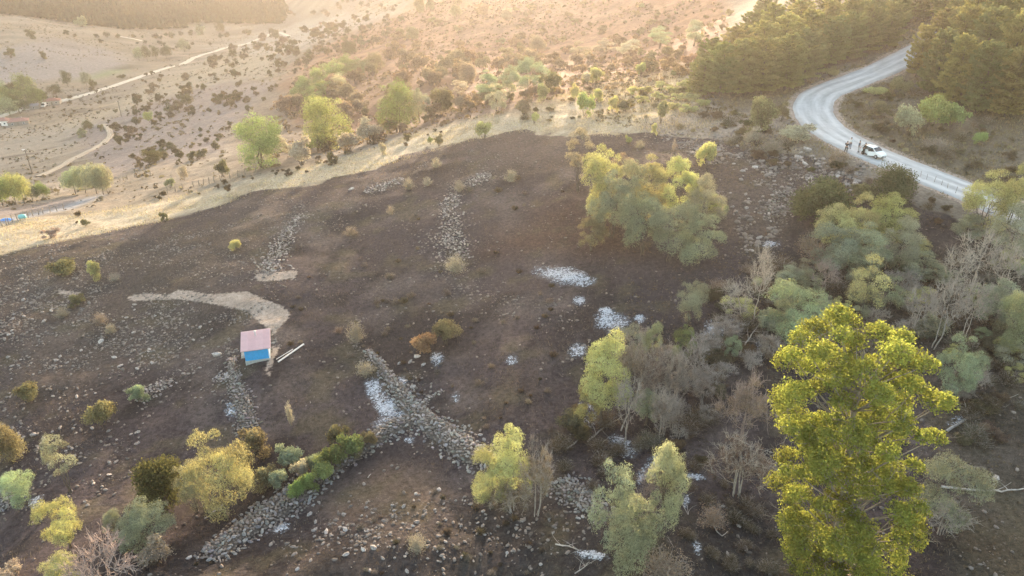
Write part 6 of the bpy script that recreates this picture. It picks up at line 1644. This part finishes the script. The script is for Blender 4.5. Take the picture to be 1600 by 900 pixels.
fence([(250,306),(300,292),(340,284),(400,270)], 14, 'thin wire fence along the lower edge of the straw strip', 1.2, True, 1.0)
fence([(1438,278),(1450,284),(1462,288),(1476,294),(1492,304)], 6, 'thin post fence on the verge of the road at the right', 1.0, False, .32)
fence([(1376,258),(1385,262),(1396,268)], 4, 'few thin posts on the verge below the car', 1.0, False, .32)

# ------------------------------------------------------------------ things by the grey track and the village
def tarp():
    g = ground1(10, 345); rng = np.random.default_rng(6); n = 12
    X, Y = np.meshgrid(np.linspace(-1.1, 1.1, n), np.linspace(-.6, .6, n)); Z = .4*np.clip(1-(X/1.15)**2, 0, 1)*np.clip(1-(Y/.65)**2, 0, 1)+rng.random(X.shape)*.16
    idx = np.arange(n*n).reshape(n, n); f = np.stack([idx[:-1, :-1], idx[:-1, 1:], idx[1:, 1:], idx[1:, :-1]], -1).reshape(-1, 4)
    o = ob('tarpaulin', mesh_np('tarpaulin', np.stack([X, Y, Z], -1).reshape(-1, 3), f, [M_metal], smooth=True), None, tuple(g+[0, 0, .02]), (.08, .26, .62)); tag(o, 'blue tarpaulin heap on the grey track at the left edge', 'tarpaulin')
tarp()
def tank():
    g = ground1(36, 343); c = empty('water_tank', tuple(g), .3, 'turquoise water tank on a stand by the post fence', 'tank')
    MB().cyl((-.9, 0, .95), (.9, 0, .95), .65, 14).build('barrel', M_metal, c, (.22, .52, .54), .06, True)
    MB().cyl((0, 0, 1.55), (0, 0, 1.72), .2, 10).build('lid', M_metal, c, (.2, .45, .48))
    for x in (-.6, .6): MB().box((x, 0, .2), (.15, 1.0, .4)).build('cradle', M_post, c)
    c.scale = (.62, .62, .62)
tank()
M_tile = tint_mat('clay_tiles', .9, .25, 2.5, .4)
def house(px, py, W, Dp, H, rz, wall, roof, label, name='house', hip=True, rise=1.6, door=True):
    g = ground1(px, py); c = empty(name, (g[0], g[1], float(height(g[0], g[1]))-.2), rz, label, 'house' if name == 'house' else 'shed')
    MB().box((0, 0, H/2), (W, Dp, H)).build('wall', M_plaster, c, wall)
    e = .4; a, b = W/2+e, Dp/2+e; rx = a-b if hip else a
    V = [(-a, -b, H+.02), (a, -b, H+.02), (a, b, H+.02), (-a, b, H+.02), (-rx, 0, H+rise), (rx, 0, H+rise)]
    r = MB().add(V, [(0, 1, 5, 4), (2, 3, 4, 5), (1, 2, 5), (3, 0, 4), (0, 3, 2, 1)]).build('roof', M_tile, c, roof)
    MB().box((W*.2, .5, H+rise*.9), (.5, .5, 1.0)).build('chimney', M_plaster, r, (.45, .40, .36))
    for x in (-W*.28, W*.28):
        f = MB().box((x, -Dp/2-.03, H*.55), (1.1, .10, 1.1)).build('window', M_plate, c); MB().box((x, -Dp/2-.085, H*.55), (.9, .03, .9)).build('pane', M_glass, f)
    if door: MB().box((0, -Dp/2-.04, 1.05), (1.0, .1, 2.1)).build('door', M_post, c)
house(46, 170, 13, 6, 2.6, .25, (.28, .26, .24), (.27, .25, .26), 'long grey roofed shed in front of the village wood', 'shed', False, 1.3)
house(83, 162, 10, 7, 2.8, .35, (.40, .36, .32), (.30, .16, .13), 'red roofed house right of the white van in the village', 'house')
house(5, 195, 9, 7, 3.2, .2, (.75, .73, .70), (.30, .17, .145), 'white walled red roofed house cut by the left edge', 'house')
house(30, 194, 11, 7, 2.6, .45, (.27, .25, .22), (.31, .17, .145), 'stone house with a red hipped roof at the left', 'house')
def van():
    g = ground1(69, 167); c = empty('van', tuple(g), radians(-75), 'white van parked between the grey shed and the red roofed house', 'van')
    V = []; 
    prof = [(-2.9, .5), (-2.9, 2.7), (1.2, 2.8), (1.9, 2.2), (2.5, 1.5), (2.9, 1.3), (2.9, .5)]
    for y in (-1.1, 1.1): V += [(x, y, z) for x, z in prof]
    n = len(prof); MB().add(V, [tuple(range(n)), tuple(range(n, 2*n))[::-1]]+[(i, n+i, n+(i+1) % n, (i+1) % n) for i in range(n)]).build('body', M_white, c, bevel=.08)
    MB().add([(1.28, -1, 2.76), (1.28, 1, 2.76), (1.93, 1, 2.22), (1.93, -1, 2.22), (2.48, 1.0, 1.55), (2.48, -1.0, 1.55), (1.2, 0, 2)], [(3, 2, 4, 5), (0, 1, 2, 3)]).build('windscreen', M_glass, c, loc=(.03, 0, .03))
    for s in (-1, 1):
        MB().box((1.3, s*1.105, 1.9), (1.1, .03, .6)).build('side_window', M_glass, c)
        MB().box((2.85, s*.8, 1.0), (.14, .3, .22)).build('headlight', M_lamp, c)
        for x in (1.8, -1.8):
            w_ = MB().cyl((x, s*.9, .42), (x, s*1.12, .42), .42, 14).build('wheel', M_black, c); MB().cyl((x, s*1.11, .42), (x, s*1.14, .42), .22, 10).build('rim', M_rim, w_)
van()
# ------------------------------------------------------------------ haze
def build_haze():
    zlo = float(ZZ.min())-1.5; zhi = max(float(ZZ.max()), CAM_H)+25
    x0, x1, y0, y1 = GX[0]-5, GX[-1]+5, GY[0]-5, GY[-1]+5
    v = np.array([(x, y, z) for z in (zlo, zhi) for y in (y0, y1) for x in (x0, x1)])
    f = np.array([(0, 2, 3, 1), (4, 5, 7, 6), (0, 1, 5, 4), (2, 6, 7, 3), (0, 4, 6, 2), (1, 3, 7, 5)])
    m = bpy.data.materials.new('haze_air'); m.use_nodes = True
    n = m.node_tree.nodes; n.clear(); out = n.new('ShaderNodeOutputMaterial'); pv = n.new('ShaderNodeVolumePrincipled')
    pv.inputs['Color'].default_value = (.98, .90, .85, 1); pv.inputs['Density'].default_value = HAZE; pv.inputs['Anisotropy'].default_value = HAZE_G
    m.node_tree.links.new(pv.outputs[0], out.inputs['Volume'])
    tag(ob('haze', mesh_np('haze', v, f, [m])), kind='stuff')
HAZE = 0.00016; HAZE_G = 0.60
build_haze()
